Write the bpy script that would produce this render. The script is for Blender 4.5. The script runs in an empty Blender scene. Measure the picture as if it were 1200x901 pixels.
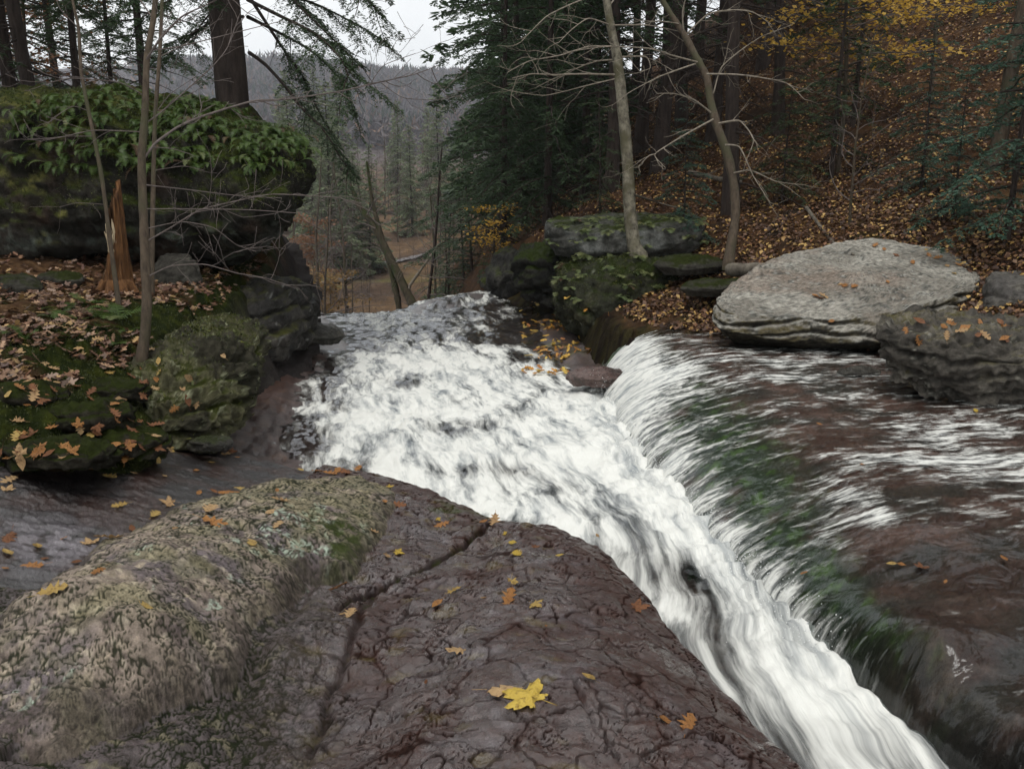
import bpy, math, random
import numpy as np
from mathutils import Vector, Matrix, Euler

# ------------------------------------------------------------------ camera
SC = bpy.context.scene
COL = SC.collection
CAM_Z = 1.55
PITCH = math.radians(13.8)
FPX = 1000.0                      # focal length in pixels of the 1200 px wide photograph
cam_data = bpy.data.cameras.new('camera')
cam_data.sensor_width = 36.0
cam_data.lens = 36.0 * FPX / 1200.0
cam_data.clip_start = 0.05
cam_data.clip_end = 6000.0
cam = bpy.data.objects.new('camera', cam_data)
COL.objects.link(cam)
cam.location = (0, 0, CAM_Z)
cam.rotation_euler = (math.radians(90) - PITCH, 0, 0)
SC.camera = cam

# ------------------------------------------------------------------ sky and sun (overcast)
SUN_EL, SUN_AZ = math.radians(74), math.radians(200)
world = bpy.data.worlds.new('World')
SC.world = world
world.use_nodes = True
wn, wl = world.node_tree.nodes, world.node_tree.links
bg = wn['Background']
sky = wn.new('ShaderNodeTexSky')
sky.sky_type = 'NISHITA'
sky.sun_disc = False
sky.sun_elevation = SUN_EL
sky.sun_rotation = SUN_AZ
sky.dust_density = 4.0
hs = wn.new('ShaderNodeHueSaturation')
hs.inputs['Saturation'].default_value = 0.2
wl.new(sky.outputs['Color'], hs.inputs['Color'])
tc = wn.new('ShaderNodeTexCoord')
cl = wn.new('ShaderNodeTexNoise')
cl.inputs['Scale'].default_value = 2.4
cl.inputs['Detail'].default_value = 7
cl.inputs['Roughness'].default_value = 0.6
wl.new(tc.outputs['Generated'], cl.inputs['Vector'])
cr = wn.new('ShaderNodeValToRGB')
cr.color_ramp.elements[0].position = 0.3
cr.color_ramp.elements[0].color = (6.6, 6.8, 7.0, 1)
cr.color_ramp.elements[1].position = 0.7
cr.color_ramp.elements[1].color = (9.0, 9.1, 9.0, 1)
wl.new(cl.outputs['Fac'], cr.inputs['Fac'])
mx = wn.new('ShaderNodeMixRGB')
mx.inputs['Fac'].default_value = 0.86
wl.new(hs.outputs['Color'], mx.inputs['Color1'])
wl.new(cr.outputs['Color'], mx.inputs['Color2'])
wl.new(mx.outputs['Color'], bg.inputs['Color'])
bg.inputs['Strength'].default_value = 0.13

sun_data = bpy.data.lights.new('sun', 'SUN')
sun_data.energy = 1.5
sun_data.angle = math.radians(25)
sun_data.color = (1.0, 0.96, 0.9)
sun = bpy.data.objects.new('sun', sun_data)
COL.objects.link(sun)
# sun_rotation runs clockwise from +Y seen from above
sd = Vector((math.sin(SUN_AZ) * math.cos(SUN_EL), math.cos(SUN_AZ) * math.cos(SUN_EL), math.sin(SUN_EL)))
sun.rotation_euler = (-sd).to_track_quat('-Z', 'Y').to_euler()
sun.location = sd * 30

SC.view_settings.view_transform = 'Standard'
SC.view_settings.look = 'None'
SC.view_settings.exposure = 0.2
SC.view_settings.gamma = 1.0
SC.view_settings.use_curve_mapping = False
SC.render.engine = 'CYCLES'
SC.cycles.use_denoising = True
SC.cycles.max_bounces = 6
SC.cycles.diffuse_bounces = 3
SC.cycles.glossy_bounces = 3
SC.cycles.transmission_bounces = 4
SC.cycles.transparent_max_bounces = 12
SC.cycles.volume_bounces = 0
SC.cycles.use_adaptive_sampling = True
SC.cycles.adaptive_threshold = 0.02

# ------------------------------------------------------------------ pixels to rays
SP, CP = math.sin(PITCH), math.cos(PITCH)

def ray(px, py):
    """direction per metre of forward depth through a pixel of the 1200x901 photograph"""
    u, v = (px - 600.0) / FPX, (450.5 - py) / FPX
    return np.array([u, CP + SP * v, -SP + CP * v])

def pz(px, py, z):
    d = ray(px, py)
    t = (z - CAM_Z) / d[2]
    return (d[0] * t, d[1] * t, z)

def pt(px, py, t):
    d = ray(px, py)
    return (d[0] * t, d[1] * t, CAM_Z + d[2] * t)

# ------------------------------------------------------------------ noise
def _h(ix, iy, iz, seed):
    h = (ix.astype(np.int64) * 374761393 + iy.astype(np.int64) * 668265263 + iz.astype(np.int64) * 2147483647 + seed * 974634777) & 0xffffffff
    h = ((h ^ (h >> 13)) * 1274126177) & 0xffffffff
    h = ((h ^ (h >> 16)) * 2246822519) & 0xffffffff
    return (h ^ (h >> 15)) & 0xffffffff

def _r(ix, iy, seed):
    return _h(ix, iy, np.zeros_like(ix), seed) / 4294967295.0

def perlin(x, y, seed=0):
    x0, y0 = np.floor(x), np.floor(y)
    fx, fy = x - x0, y - y0
    ix, iy = x0.astype(np.int64), y0.astype(np.int64)
    u = fx * fx * fx * (fx * (fx * 6 - 15) + 10)
    v = fy * fy * fy * (fy * (fy * 6 - 15) + 10)
    def g(i, j):
        a = _r(ix + i, iy + j, seed) * 6.2831853
        return np.cos(a) * (fx - i) + np.sin(a) * (fy - j)
    a = g(0, 0) * (1 - u) + g(1, 0) * u
    b = g(0, 1) * (1 - u) + g(1, 1) * u
    return (a * (1 - v) + b * v) * 1.5

def fbm(x, y, o=4, seed=0, gain=0.5, lac=2.03):
    s, a, n = 0, 1.0, 0.0
    for k in range(o):
        s = s + a * perlin(x + 17.3 * k, y - 9.1 * k, seed + k)
        n += a
        a *= gain
        x, y = x * lac, y * lac
    return s / n * 1.3

def ridged(x, y, o=4, seed=0):
    s, a, n = 0, 1.0, 0.0
    for k in range(o):
        s = s + a * (1 - np.abs(perlin(x + 7.7 * k, y + 3.1 * k, seed + k)) * 1.6)
        n += a
        a *= 0.5
        x, y = x * 2.1, y * 2.1
    return s / n

def perlin3(p, seed=0):
    f0 = np.floor(p)
    f = p - f0
    i = f0.astype(np.int64)
    w = f * f * f * (f * (f * 6 - 15) + 10)
    out = 0
    for a in (0, 1):
        for b in (0, 1):
            for c in (0, 1):
                h = _h(i[:, 0] + a, i[:, 1] + b, i[:, 2] + c, seed)
                t1 = (h & 0xffff) / 65535.0 * 6.2831853
                cz = ((h >> 16) & 0xffff) / 65535.0 * 2 - 1
                sz = np.sqrt(np.maximum(0, 1 - cz * cz))
                d = sz * np.cos(t1) * (f[:, 0] - a) + sz * np.sin(t1) * (f[:, 1] - b) + cz * (f[:, 2] - c)
                out = out + d * (w[:, 0] if a else 1 - w[:, 0]) * (w[:, 1] if b else 1 - w[:, 1]) * (w[:, 2] if c else 1 - w[:, 2])
    return out * 1.5

def fbm3(p, o=4, seed=0, gain=0.5):
    s, a, n = 0, 1.0, 0.0
    for k in range(o):
        s = s + a * perlin3(p + 11.7 * k, seed + k)
        n += a
        a *= gain
        p = p * 2.03
    return s / n * 1.3

def worley(x, y, seed=0, jit=0.95):
    """F1, F2-F1, random id of the cell, offset from the cell's point"""
    ix, iy = np.floor(x).astype(np.int64), np.floor(y).astype(np.int64)
    f1 = np.full(x.shape, 9.0); f2 = np.full(x.shape, 9.0)
    cid = np.zeros(x.shape); ox = np.zeros(x.shape); oy = np.zeros(x.shape)
    for a in (-1, 0, 1):
        for b in (-1, 0, 1):
            jx, jy = ix + a, iy + b
            dx = jx + 0.5 + jit * (_r(jx, jy, seed) - 0.5) - x
            dy = jy + 0.5 + jit * (_r(jx, jy, seed + 1) - 0.5) - y
            d = np.sqrt(dx * dx + dy * dy)
            c = d < f1
            f2 = np.where(c, f1, np.minimum(f2, d))
            cid = np.where(c, _r(jx, jy, seed + 2), cid)
            ox = np.where(c, -dx, ox); oy = np.where(c, -dy, oy)
            f1 = np.where(c, d, f1)
    return f1, f2 - f1, cid, ox, oy

def worms(x, y, f, seed, w, ax=1.0):
    """curving crack lines: 1 on the line, 0 away from it"""
    wx = x + .35 / f * perlin(x * f * .7, y * f * .7, seed + 5)
    wy = y + .35 / f * perlin(x * f * .7 + 3.3, y * f * .7, seed + 6)
    q = np.abs(perlin(wx * f * ax, wy * f, seed))
    t = np.clip(1 - q / w, 0, 1)
    return t * t * (3 - 2 * t)

def sstep(a, b, x):
    t = np.clip((x - a) / (b - a), 0, 1)
    return t * t * (3 - 2 * t)

def mixc(c0, c1, f):
    c0, c1 = np.asarray(c0, float), np.asarray(c1, float)
    f = np.asarray(f)[..., None]
    return c0 * (1 - f) + c1 * f

# ------------------------------------------------------------------ height functions
def tps(pts, lam=1e-4):
    """thin plate spline through (x, y, z) points"""
    P = np.array(pts, float)
    n = len(P)
    def U(r2):
        return 0.5 * r2 * np.log(np.maximum(r2, 1e-12))
    d2 = (P[:, None, 0] - P[None, :, 0]) ** 2 + (P[:, None, 1] - P[None, :, 1]) ** 2
    K = U(d2) + lam * np.eye(n)
    Q = np.c_[np.ones(n), P[:, :2]]
    A = np.block([[K, Q], [Q.T, np.zeros((3, 3))]])
    w = np.linalg.solve(A, np.r_[P[:, 2], 0, 0, 0])
    def f(x, y):
        x, y = np.asarray(x, float), np.asarray(y, float)
        z = w[n] + w[n + 1] * x + w[n + 2] * y
        for k in range(n):
            z = z + w[k] * U((x - P[k, 0]) ** 2 + (y - P[k, 1]) ** 2)
        return z
    return f

def pldist(x, y, poly, closed=False):
    """distance to a polyline and the side (+ is right of its direction); closed: negative inside"""
    P = np.array(poly, float)
    if closed:
        P = np.vstack([P, P[:1]])
    best = np.full(np.shape(x), 1e9)
    side = np.zeros(np.shape(x))
    inside = np.zeros(np.shape(x), bool)
    for k in range(len(P) - 1):
        ax, ay = P[k]; bx, by = P[k + 1]
        ex, ey = bx - ax, by - ay
        L2 = ex * ex + ey * ey
        t = np.clip(((x - ax) * ex + (y - ay) * ey) / L2, 0, 1)
        dx, dy = x - ax - t * ex, y - ay - t * ey
        d = dx * dx + dy * dy
        c = d < best - 1e-12
        best = np.where(c, d, best)
        side = np.where(c, np.sign((y - ay) * ex - (x - ax) * ey), side)
        if closed:
            if ay != by:
                cross = ((ay > y) != (by > y)) & (x < ex * (y - ay) / (by - ay) + ax)
                inside ^= cross
    d = np.sqrt(best)
    if closed:
        return np.where(inside, -d, d)
    return -d * side

# ------------------------------------------------------------------ mesh builders
MATS = {}

def link(name, me, mat=None, parent=None):
    o = bpy.data.objects.new(name, me)
    COL.objects.link(o)
    if mat is not None and me is not None and len(me.materials) == 0:
        me.materials.append(MATS[mat] if isinstance(mat, str) else mat)
    if parent is not None:
        o.parent = parent
    return o

def tag(o, label, cat, group=None):
    o['label'] = label
    o['category'] = cat
    if group:
        o['group'] = group
    return o

def struct(o):
    o['kind'] = 'structure'
    return o

def stuff(o, label=None, cat=None):
    o['kind'] = 'stuff'
    if label:
        o['label'] = label
        o['category'] = cat
    return o

def empty(name, loc, rz=0.0):
    o = bpy.data.objects.new(name, None)
    COL.objects.link(o)
    o.location = loc
    o.rotation_euler = (0, 0, rz)
    o.empty_display_size = 0.1
    return o

def np_mesh(name, V, F, smooth=True, col=None, extra=None):
    """V (n,3), F (m,k) all faces with k corners, or a list of such arrays"""
    Fs = F if isinstance(F, list) else [F]
    Fs = [np.asarray(f, np.int32) for f in Fs if len(f)]
    me = bpy.data.meshes.new(name)
    me.vertices.add(len(V))
    me.vertices.foreach_set('co', np.asarray(V, np.float32).ravel())
    nl = sum(f.size for f in Fs)
    npoly = sum(len(f) for f in Fs)
    me.loops.add(nl)
    me.polygons.add(npoly)
    me.loops.foreach_set('vertex_index', np.concatenate([f.ravel() for f in Fs]))
    st, pos = [], 0
    for f in Fs:
        st.append(pos + np.arange(len(f)) * f.shape[1])
        pos += f.size
    me.polygons.foreach_set('loop_start', np.concatenate(st).astype(np.int32))
    if smooth:
        me.polygons.foreach_set('use_smooth', np.ones(npoly, bool))
    if col is not None:
        a = me.attributes.new('Col', 'FLOAT_COLOR', 'POINT')
        a.data.foreach_set('color', np.asarray(col, np.float32).ravel())
    for k, v in (extra or {}).items():
        v = np.asarray(v, np.float32)
        if v.ndim == 1:
            a = me.attributes.new(k, 'FLOAT', 'POINT'); a.data.foreach_set('value', v)
        else:
            a = me.attributes.new(k, 'FLOAT_VECTOR', 'POINT'); a.data.foreach_set('vector', v.ravel())
    me.update(calc_edges=True)
    return me

def grid_faces(nr, nc, wrap=False):
    i = np.arange(nr - 1)[:, None] * nc
    j = np.arange(nc if wrap else nc - 1)[None, :]
    j2 = (j + 1) % nc
    return np.stack([i + j, i + j2, i + nc + j2, i + nc + j], -1).reshape(-1, 4)

def fan_grid(u0, u1, nu, y0, y1, ny, wide=None):
    """rows by depth (closer together near the camera), columns by slope x/y"""
    y = np.exp(np.linspace(math.log(y0), math.log(y1), ny))
    u = np.linspace(u0, u1, nu) if wide is None else np.r_[np.linspace(wide, u0, 110, endpoint=False), np.linspace(u0, u1, nu)]
    U, Y = np.meshgrid(u, y)
    return U * Y, Y

def cull_grid(X, Y, Z, keep):
    """grid mesh arrays with only the faces whose corners are all kept"""
    nr, nc = X.shape
    F = grid_faces(nr, nc)
    k = keep.ravel()
    F = F[k[F].all(1)]
    used = np.zeros(nr * nc, bool)
    used[F.ravel()] = True
    idx = np.cumsum(used) - 1
    V = np.c_[X.ravel(), Y.ravel(), Z.ravel()][used]
    return V, idx[F], used

# ------------------------------------------------------------------ materials
def nodes(name):
    m = bpy.data.materials.new(name)
    m.use_nodes = True
    n, l = m.node_tree.nodes, m.node_tree.links
    MATS[name] = m
    return m, n, l, n['Principled BSDF']

def noise_node(n, l, scale, detail=4, rough=0.55, vec=None, dist=0.0):
    t = n.new('ShaderNodeTexNoise')
    t.inputs['Scale'].default_value = scale
    t.inputs['Detail'].default_value = detail
    t.inputs['Roughness'].default_value = rough
    t.inputs['Distortion'].default_value = dist
    if vec is not None:
        l.new(vec, t.inputs['Vector'])
    return t

def maprange(n, l, src, a, b, c, d):
    m = n.new('ShaderNodeMapRange')
    m.inputs['From Min'].default_value = a; m.inputs['From Max'].default_value = b
    m.inputs['To Min'].default_value = c; m.inputs['To Max'].default_value = d
    l.new(src, m.inputs['Value'])
    return m.outputs['Result']

def mathn(n, l, op, a, b=None):
    m = n.new('ShaderNodeMath')
    m.operation = op
    for k, v in ((0, a), (1, b)):
        if v is None:
            continue
        if isinstance(v, (int, float)):
            m.inputs[k].default_value = v
        else:
            l.new(v, m.inputs[k])
    return m.outputs[0]

def vmul(n, l, color, fac):
    m = n.new('ShaderNodeVectorMath')
    m.operation = 'SCALE'
    l.new(color, m.inputs[0])
    l.new(fac, m.inputs['Scale'])
    return m.outputs[0]

def attr_rock(name, scale, bump, var=(0.7, 1.35), spec=0.5, fine=6.0, rough_var=0.1, film=False):
    """colour and roughness come from the mesh (Col, alpha = roughness); grain and fine relief from noise"""
    m, n, l, b = nodes(name)
    at = n.new('ShaderNodeAttribute'); at.attribute_name = 'Col'
    tcn = n.new('ShaderNodeTexCoord')
    t1 = noise_node(n, l, scale, 6, 0.65, tcn.outputs['Object'])
    t2 = noise_node(n, l, scale * fine, 4, 0.7, tcn.outputs['Object'])
    f = mathn(n, l, 'MULTIPLY', maprange(n, l, t1.outputs['Fac'], 0.3, 0.7, var[0], var[1]),
              maprange(n, l, t2.outputs['Fac'], 0.3, 0.7, 0.75, 1.25))
    l.new(vmul(n, l, at.outputs['Color'], f), b.inputs['Base Color'])
    r = mathn(n, l, 'ADD', at.outputs['Alpha'], maprange(n, l, t2.outputs['Fac'], 0.3, 0.7, -rough_var, rough_var))
    l.new(r, b.inputs['Roughness'])
    l.new(maprange(n, l, at.outputs['Alpha'], .15, .7, spec, spec * .12), b.inputs['Specular IOR Level'])
    bp = n.new('ShaderNodeBump')
    bp.inputs['Strength'].default_value = 1.0
    bp.inputs['Distance'].default_value = bump
    hsum = mathn(n, l, 'ADD', t1.outputs['Fac'], mathn(n, l, 'MULTIPLY', t2.outputs['Fac'], 0.45))
    l.new(hsum, bp.inputs['Height'])
    l.new(bp.outputs['Normal'], b.inputs['Normal'])
    if film:                                               # a film of water where the rock is wet
        l.new(maprange(n, l, at.outputs['Alpha'], .22, .45, 1.0, 0.0), b.inputs['Coat Weight'])
        b.inputs['Coat Roughness'].default_value = .09
        b.inputs['Coat IOR'].default_value = 1.36
        l.new(bp.outputs['Normal'], b.inputs['Coat Normal'])
    return m

attr_rock('wet_rock', 30, 0.009, spec=0.9, rough_var=.05, var=(.55, 1.45), film=True)
attr_rock('rock', 20, 0.028, spec=0.3, var=(.5, 1.5))
attr_rock('soil', 9, 0.04, spec=0.2)
attr_rock('far_ground', 0.6, 0.3, spec=0.1)

def water_material(name, su, sv, tint, clear_bump=.008):
    """foam over clear water; 'flow' = (along, across) in metres, 'foam' = how white"""
    m, n, l, b = nodes(name)
    out = n['Material Output']
    fl = n.new('ShaderNodeAttribute'); fl.attribute_name = 'flow'
    fo = n.new('ShaderNodeAttribute'); fo.attribute_name = 'foam'
    mp = n.new('ShaderNodeMapping'); mp.inputs['Scale'].default_value = (su, sv, 1)
    l.new(fl.outputs['Vector'], mp.inputs['Vector'])
    t1 = noise_node(n, l, 1.0, 5, 0.58, mp.outputs['Vector'], 0.3)
    mp2 = n.new('ShaderNodeMapping'); mp2.inputs['Scale'].default_value = (su * 4.2, sv * 3.2, 1)
    l.new(fl.outputs['Vector'], mp2.inputs['Vector'])
    t2 = noise_node(n, l, 1.0, 4, 0.65, mp2.outputs['Vector'], 0.3)
    nz = mathn(n, l, 'ADD', mathn(n, l, 'MULTIPLY', t1.outputs['Fac'], 0.70), mathn(n, l, 'MULTIPLY', t2.outputs['Fac'], 0.30))
    nz = maprange(n, l, nz, 0.33, 0.67, 0.0, 1.0)
    s = mathn(n, l, 'ADD', nz, mathn(n, l, 'SUBTRACT', mathn(n, l, 'MULTIPLY', fo.outputs['Fac'], 2.0), 1.0))
    mr = n.new('ShaderNodeMapRange'); mr.interpolation_type = 'SMOOTHSTEP'
    mr.inputs['From Min'].default_value = 0.14; mr.inputs['From Max'].default_value = 1.0
    l.new(s, mr.inputs['Value'])
    foam = mr.outputs['Result']
    # white foam
    b.inputs['Roughness'].default_value = 0.7
    b.inputs['Specular IOR Level'].default_value = 0.25
    rc = n.new('ShaderNodeValToRGB')
    rc.color_ramp.elements[0].position = 0.36; rc.color_ramp.elements[0].color = (0.22, 0.245, 0.26, 1)
    rc.color_ramp.elements[1].position = 0.54; rc.color_ramp.elements[1].color = (0.70, 0.705, 0.67, 1)
    l.new(mathn(n, l, 'ADD', mathn(n, l, 'MULTIPLY', t1.outputs['Fac'], .6), mathn(n, l, 'MULTIPLY', t2.outputs['Fac'], .4)), rc.inputs['Fac'])
    l.new(rc.outputs['Color'], b.inputs['Base Color'])
    bp = n.new('ShaderNodeBump'); bp.inputs['Distance'].default_value = 0.014
    l.new(nz, bp.inputs['Height'])
    l.new(bp.outputs['Normal'], b.inputs['Normal'])
    # clear water over the rock
    tr = n.new('ShaderNodeBsdfTransparent'); tr.inputs['Color'].default_value = tint
    gl = n.new('ShaderNodeBsdfGlossy'); gl.inputs['Roughness'].default_value = 0.10
    gl.inputs['Color'].default_value = (0.9, 0.92, 0.95, 1)
    bp2 = n.new('ShaderNodeBump'); bp2.inputs['Distance'].default_value = clear_bump
    mp3 = n.new('ShaderNodeMapping'); mp3.inputs['Scale'].default_value = (su * 1.5, sv * .6, 1)
    l.new(fl.outputs['Vector'], mp3.inputs['Vector'])
    t3 = noise_node(n, l, 1.0, 3, 0.5, mp3.outputs['Vector'], 0.6)
    l.new(t3.outputs['Fac'], bp2.inputs['Height'])
    l.new(bp2.outputs['Normal'], gl.inputs['Normal'])
    fr = n.new('ShaderNodeFresnel'); fr.inputs['IOR'].default_value = 1.33
    l.new(bp2.outputs['Normal'], fr.inputs['Normal'])
    clear = n.new('ShaderNodeMixShader')
    l.new(fr.outputs['Fac'], clear.inputs['Fac'])
    l.new(tr.outputs[0], clear.inputs[1]); l.new(gl.outputs[0], clear.inputs[2])
    mixs = n.new('ShaderNodeMixShader')
    l.new(foam, mixs.inputs['Fac'])
    l.new(clear.outputs[0], mixs.inputs[1]); l.new(b.outputs[0], mixs.inputs[2])
    l.new(mixs.outputs[0], out.inputs['Surface'])
    return m

water_material('stream_water', 1.15, 5.0, (0.80, 0.84, 0.84, 1))
water_material('sheet_water', 5.0, 13.0, (0.84, 0.88, 0.86, 1), .022)
# ================================================================== bedrock in front of the camera
slab_f = tps([pz(450, 901, -.02), pz(700, 901, 0), pz(900, 890, -.1), pz(860, 815, -.15), pz(790, 730, -.19),
              pz(740, 665, -.25), pz(690, 625, -.3), pz(640, 605, -.34), pz(580, 600, -.35), pz(600, 700, -.08),
              pz(650, 650, -.18), pz(700, 800, .03), pz(550, 800, 0.0), pz(480, 720, -.15), pz(440, 690, -.2),
              pz(385, 800, -.13), pz(340, 901, -.12), pz(200, 860, .0), pz(340, 760, -.06), pz(100, 901, .03),
              pz(420, 660, -.2), pz(520, 640, -.27), pz(500, 590, -.3), pz(440, 565, -.34), pz(545, 625, -.32),
              (0, 1.2, .05), (1, 1.2, -.1), (-1.5, 1.2, .1)])
hump_f = tps([pz(0, 725, .22), pz(100, 645, .13), pz(200, 590, .0), pz(330, 562, -.14), pz(420, 558, -.25),
              pz(60, 800, .24), pz(150, 720, .22), pz(250, 640, .12), pz(330, 600, .0), pz(400, 590, -.11),
              pz(30, 840, .13), pz(150, 800, .11), pz(250, 755, .07), pz(310, 690, .03), pz(345, 640, -.03),
              pz(430, 640, -.14), (-1.5, 1.4, .25), (-2.2, 1.6, .2)])
HUMP = [pz(-160, 900, .2)[:2], pz(-60, 780, .22)[:2], pz(0, 718, .2)[:2], pz(100, 640, .12)[:2], pz(200, 585, .0)[:2], pz(330, 555, -.15)[:2],
        pz(420, 548, -.26)[:2], pz(470, 565, -.3)[:2], pz(450, 610, -.22)[:2], pz(410, 655, -.12)[:2], pz(350, 655, -.05)[:2],
        pz(315, 700, .0)[:2], pz(262, 768, .04)[:2], pz(150, 818, .08)[:2], pz(0, 850, .1)[:2], pz(-200, 905, .1)[:2]]
dark_f = tps([pz(0, 690, .04), pz(0, 640, .07), pz(0, 560, .13), pz(100, 560, .06), pz(150, 590, -.01), pz(230, 545, -.14),
              pz(290, 535, -.36), pz(60, 640, .02), pz(-150, 600, .16), pz(320, 545, -.36), (-3, 2, .2)])
EDGE = [(1.05, 1.0), (.95, 1.8), pz(945, 901, -.18)[:2], pz(860, 815, -.17)[:2], pz(790, 730, -.2)[:2], pz(740, 665, -.26)[:2], pz(690, 625, -.31)[:2],
        pz(640, 605, -.35)[:2], pz(580, 600, -.36)[:2], pz(535, 585, -.38)[:2], pz(500, 568, -.4)[:2], pz(440, 550, -.43)[:2], pz(380, 545, -.43)[:2],
        pz(290, 532, -.43)[:2], (-2.6, 6.0)]
# a joint that cuts the slab from the water's edge to the dip between hump and slab, and thinner ones
JOINTS = [([pz(570, 612, -.33)[:2], pz(545, 640, -.3)[:2], pz(490, 668, -.23)[:2], pz(440, 690, -.2)[:2], pz(400, 720, -.18)[:2]], .035, .05),
          ([pz(560, 660, -.2)[:2], pz(500, 690, -.18)[:2], pz(440, 700, -.2)[:2]], .02, .018),
          ([pz(440, 690, -.2)[:2], pz(400, 790, -.13)[:2], pz(360, 870, -.12)[:2], pz(350, 930, -.12)[:2]], .03, .025),
          ([pz(550, 840, 0)[:2], pz(640, 855, 0)[:2], pz(760, 862, 0)[:2], pz(870, 880, -.08)[:2]], .014, .016),
          ([pz(670, 795, .03)[:2], pz(685, 850, .03)[:2], pz(720, 910, .0)[:2]], .012, .016),
          ([pz(600, 770, 0)[:2], pz(660, 775, .02)[:2], pz(745, 780, .0)[:2], pz(800, 800, -.04)[:2]], .010, .010)]

def bedrock_height(x, y, detail=True):
    wx = x + .05 * fbm(x * 2.2, y * 2.2, 3, 5)
    wy = y + .05 * fbm(x * 2.2 + 9, y * 2.2, 3, 6)
    e = pldist(wx, wy, EDGE)                                # + on the water side
    s = slab_f(x, y) + .02 * fbm(x * 1.3, y * 1.3, 3, 12)
    hd = pldist(wx, wy, HUMP, True)
    h = hump_f(x, y) + .03 * fbm(x * 1.7, y * 1.7, 3, 21) - 0.03 * sstep(-.22, 0, hd) - .42 * sstep(-.05, .30, hd)
    d = dark_f(x, y) + .025 * fbm(x * 1.5, y * 2.5, 3, 31)
    lefty = sstep(-1.25, -1.55, x - .25 * (y - 3.2) * 0)    # the dark rock lies on the far side of the hump
    d = np.where((hd > -.2) & (x < -.9), d, -9)
    base = np.maximum(s - 5 * ((x < -1.3) & (y > 2.9)), np.maximum(h, d))
    zone = np.where((h >= s) & (h >= d), 1, np.where(d > np.where((x < -1.3) & (y > 2.9), -9, s), 2, 0))
    base = base - .75 * sstep(-.03, .33, e) - .05 * sstep(-.25, 0, e)
    dip = np.zeros_like(x)
    for poly, w, dep in JOINTS:
        q = np.abs(pldist(wx, wy, poly)) + .012 * fbm(x * 9, y * 9, 2, 44)
        dip = np.maximum(dip, dep * (1 - sstep(0, w, q)))
    under = np.exp(-((hd - .05) / .035) ** 2) * sstep(-.5, -.9, x) * sstep(4.2, 3.4, y)     # undercut along the foot of the hump
    base = base - dip * (zone == 0) - .035 * under * (x > -1.35)
    if not detail:
        return base
    # slab: chips with random tilts between cracks
    ax = x + .045 * fbm(x * 7, y * 7, 3, 51); ay = y + .045 * fbm(x * 7 + 4, y * 7, 3, 52)
    f1, ed, cid, ox, oy = worley(ax * 13, ay * 15, 60)
    f1b, edb, cidb, oxb, oyb = worley(ax * 38 + .5 * cid, ay * 46, 70)
    f1c, edc, cidc, _, _ = worley(ax * 4.3 + 3, ay * 5.2, 80)
    big = sstep(.1, .5, fbm(x * 1.6 + 3, y * 1.6, 3, 90) + .55 * np.exp(-((x - .15) ** 2 / .35 + (y - 2.35) ** 2 / .16)))   # smoother plates
    amp = (1 - .8 * big)
    k1 = worms(x, y, 9.0, 901, .06) * sstep(-.15, .35, fbm(x * 3, y * 3, 2, 902))
    k2 = worms(x, y, 20, 905, .10) * sstep(-.1, .4, fbm(x * 5, y * 5, 2, 906))
    k3 = worms(x, y, 38, 909, .15) * sstep(-.25, .3, fbm(x * 6 + 4, y * 6, 2, 910))
    q = 5.0 * fbm(ax * 3.2, ay * 4.0, 4, 915, .55)
    ter = np.floor(q) + sstep(.0, .22, q - np.floor(q))
    q2 = 4.0 * fbm(ax * 9, ay * 11, 3, 917, .55)
    ter2 = np.floor(q2) + sstep(.0, .3, q2 - np.floor(q2))
    am = 1 - .55 * big
    crk = np.maximum(k1, np.maximum(.8 * k2, .6 * k3) * am)
    chip = .0055 * ter * am + .0035 * ter2 * am - .015 * k1 - am * (.008 * k2 + .0045 * k3) + .008 * am * fbm(x * 5, y * 5, 2, 919) + .0045 * am * fbm(x * 24, y * 24, 3, 920) \
        - .008 * (1 - sstep(0, .045, edc)) * sstep(-.2, .3, fbm(x * 2, y * 2, 2, 91))
    old = amp * (.014 * (cid - .5) + .026 * ((cid * 7.3 % 1 - .5) * ox + (cid * 13.7 % 1 - .5) * oy)
                  - .016 * (1 - sstep(0, .13, ed))) \
        + amp * (.005 * (cidb - .5) + .012 * ((cidb * 5.1 % 1 - .5) * oxb + (cidb * 9.7 % 1 - .5) * oyb) - .005 * (1 - sstep(0, .2, edb))) \
        - .010 * (1 - sstep(0, .045, edc)) * sstep(-.2, .3, fbm(x * 2, y * 2, 2, 91))
    # hump: pitted crust, deep worm-like pits filled with moss
    hx, hy = x - 1.3 * base, y + 1.3 * base                 # follow the steep flanks
    p1 = worms(hx, hy, 13, 931, .11, .7); p2 = worms(hx, hy, 26, 935, .20, .8); p3 = worms(hx, hy, 46, 937, .24)
    pmask = sstep(-.5, .15, fbm(x * 1.9 + 7, y * 1.9, 3, 111) + .35 * sstep(2.6, 4.2, y) - .1)
    pit = np.clip(np.maximum(np.maximum(.9 * p1, .95 * p2), .7 * p3), 0, 1) * (.7 + .3 * pmask) * sstep(-.5, .05, fbm(x * 7, y * 7, 3, 938) + .1 + .3 * pmask)
    f1h, edh, cidh, oxh, oyh = worley(ax * 22, ay * 26, 130)
    q3 = 4.0 * fbm(hx * 6, hy * 7, 4, 923, .55)
    ter3 = np.floor(q3) + sstep(.0, .25, q3 - np.floor(q3))
    crust = -.0035 * pit + .006 * fbm(hx * 7, hy * 7, 3, 121) + .0018 * fbm(hx * 30, hy * 30, 2, 122) + .0055 * ter3 + .003 * ter2
    # shelf below the hump keeps the pits, fading into the chips of the slab
    low = sstep(-.35, -.95, x + .25 * (y - 2.4) - .1 * fbm(x * 2, y * 2, 2, 9)) * sstep(4.6, 3.6, y)
    shelf = (zone == 0) * low
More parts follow.
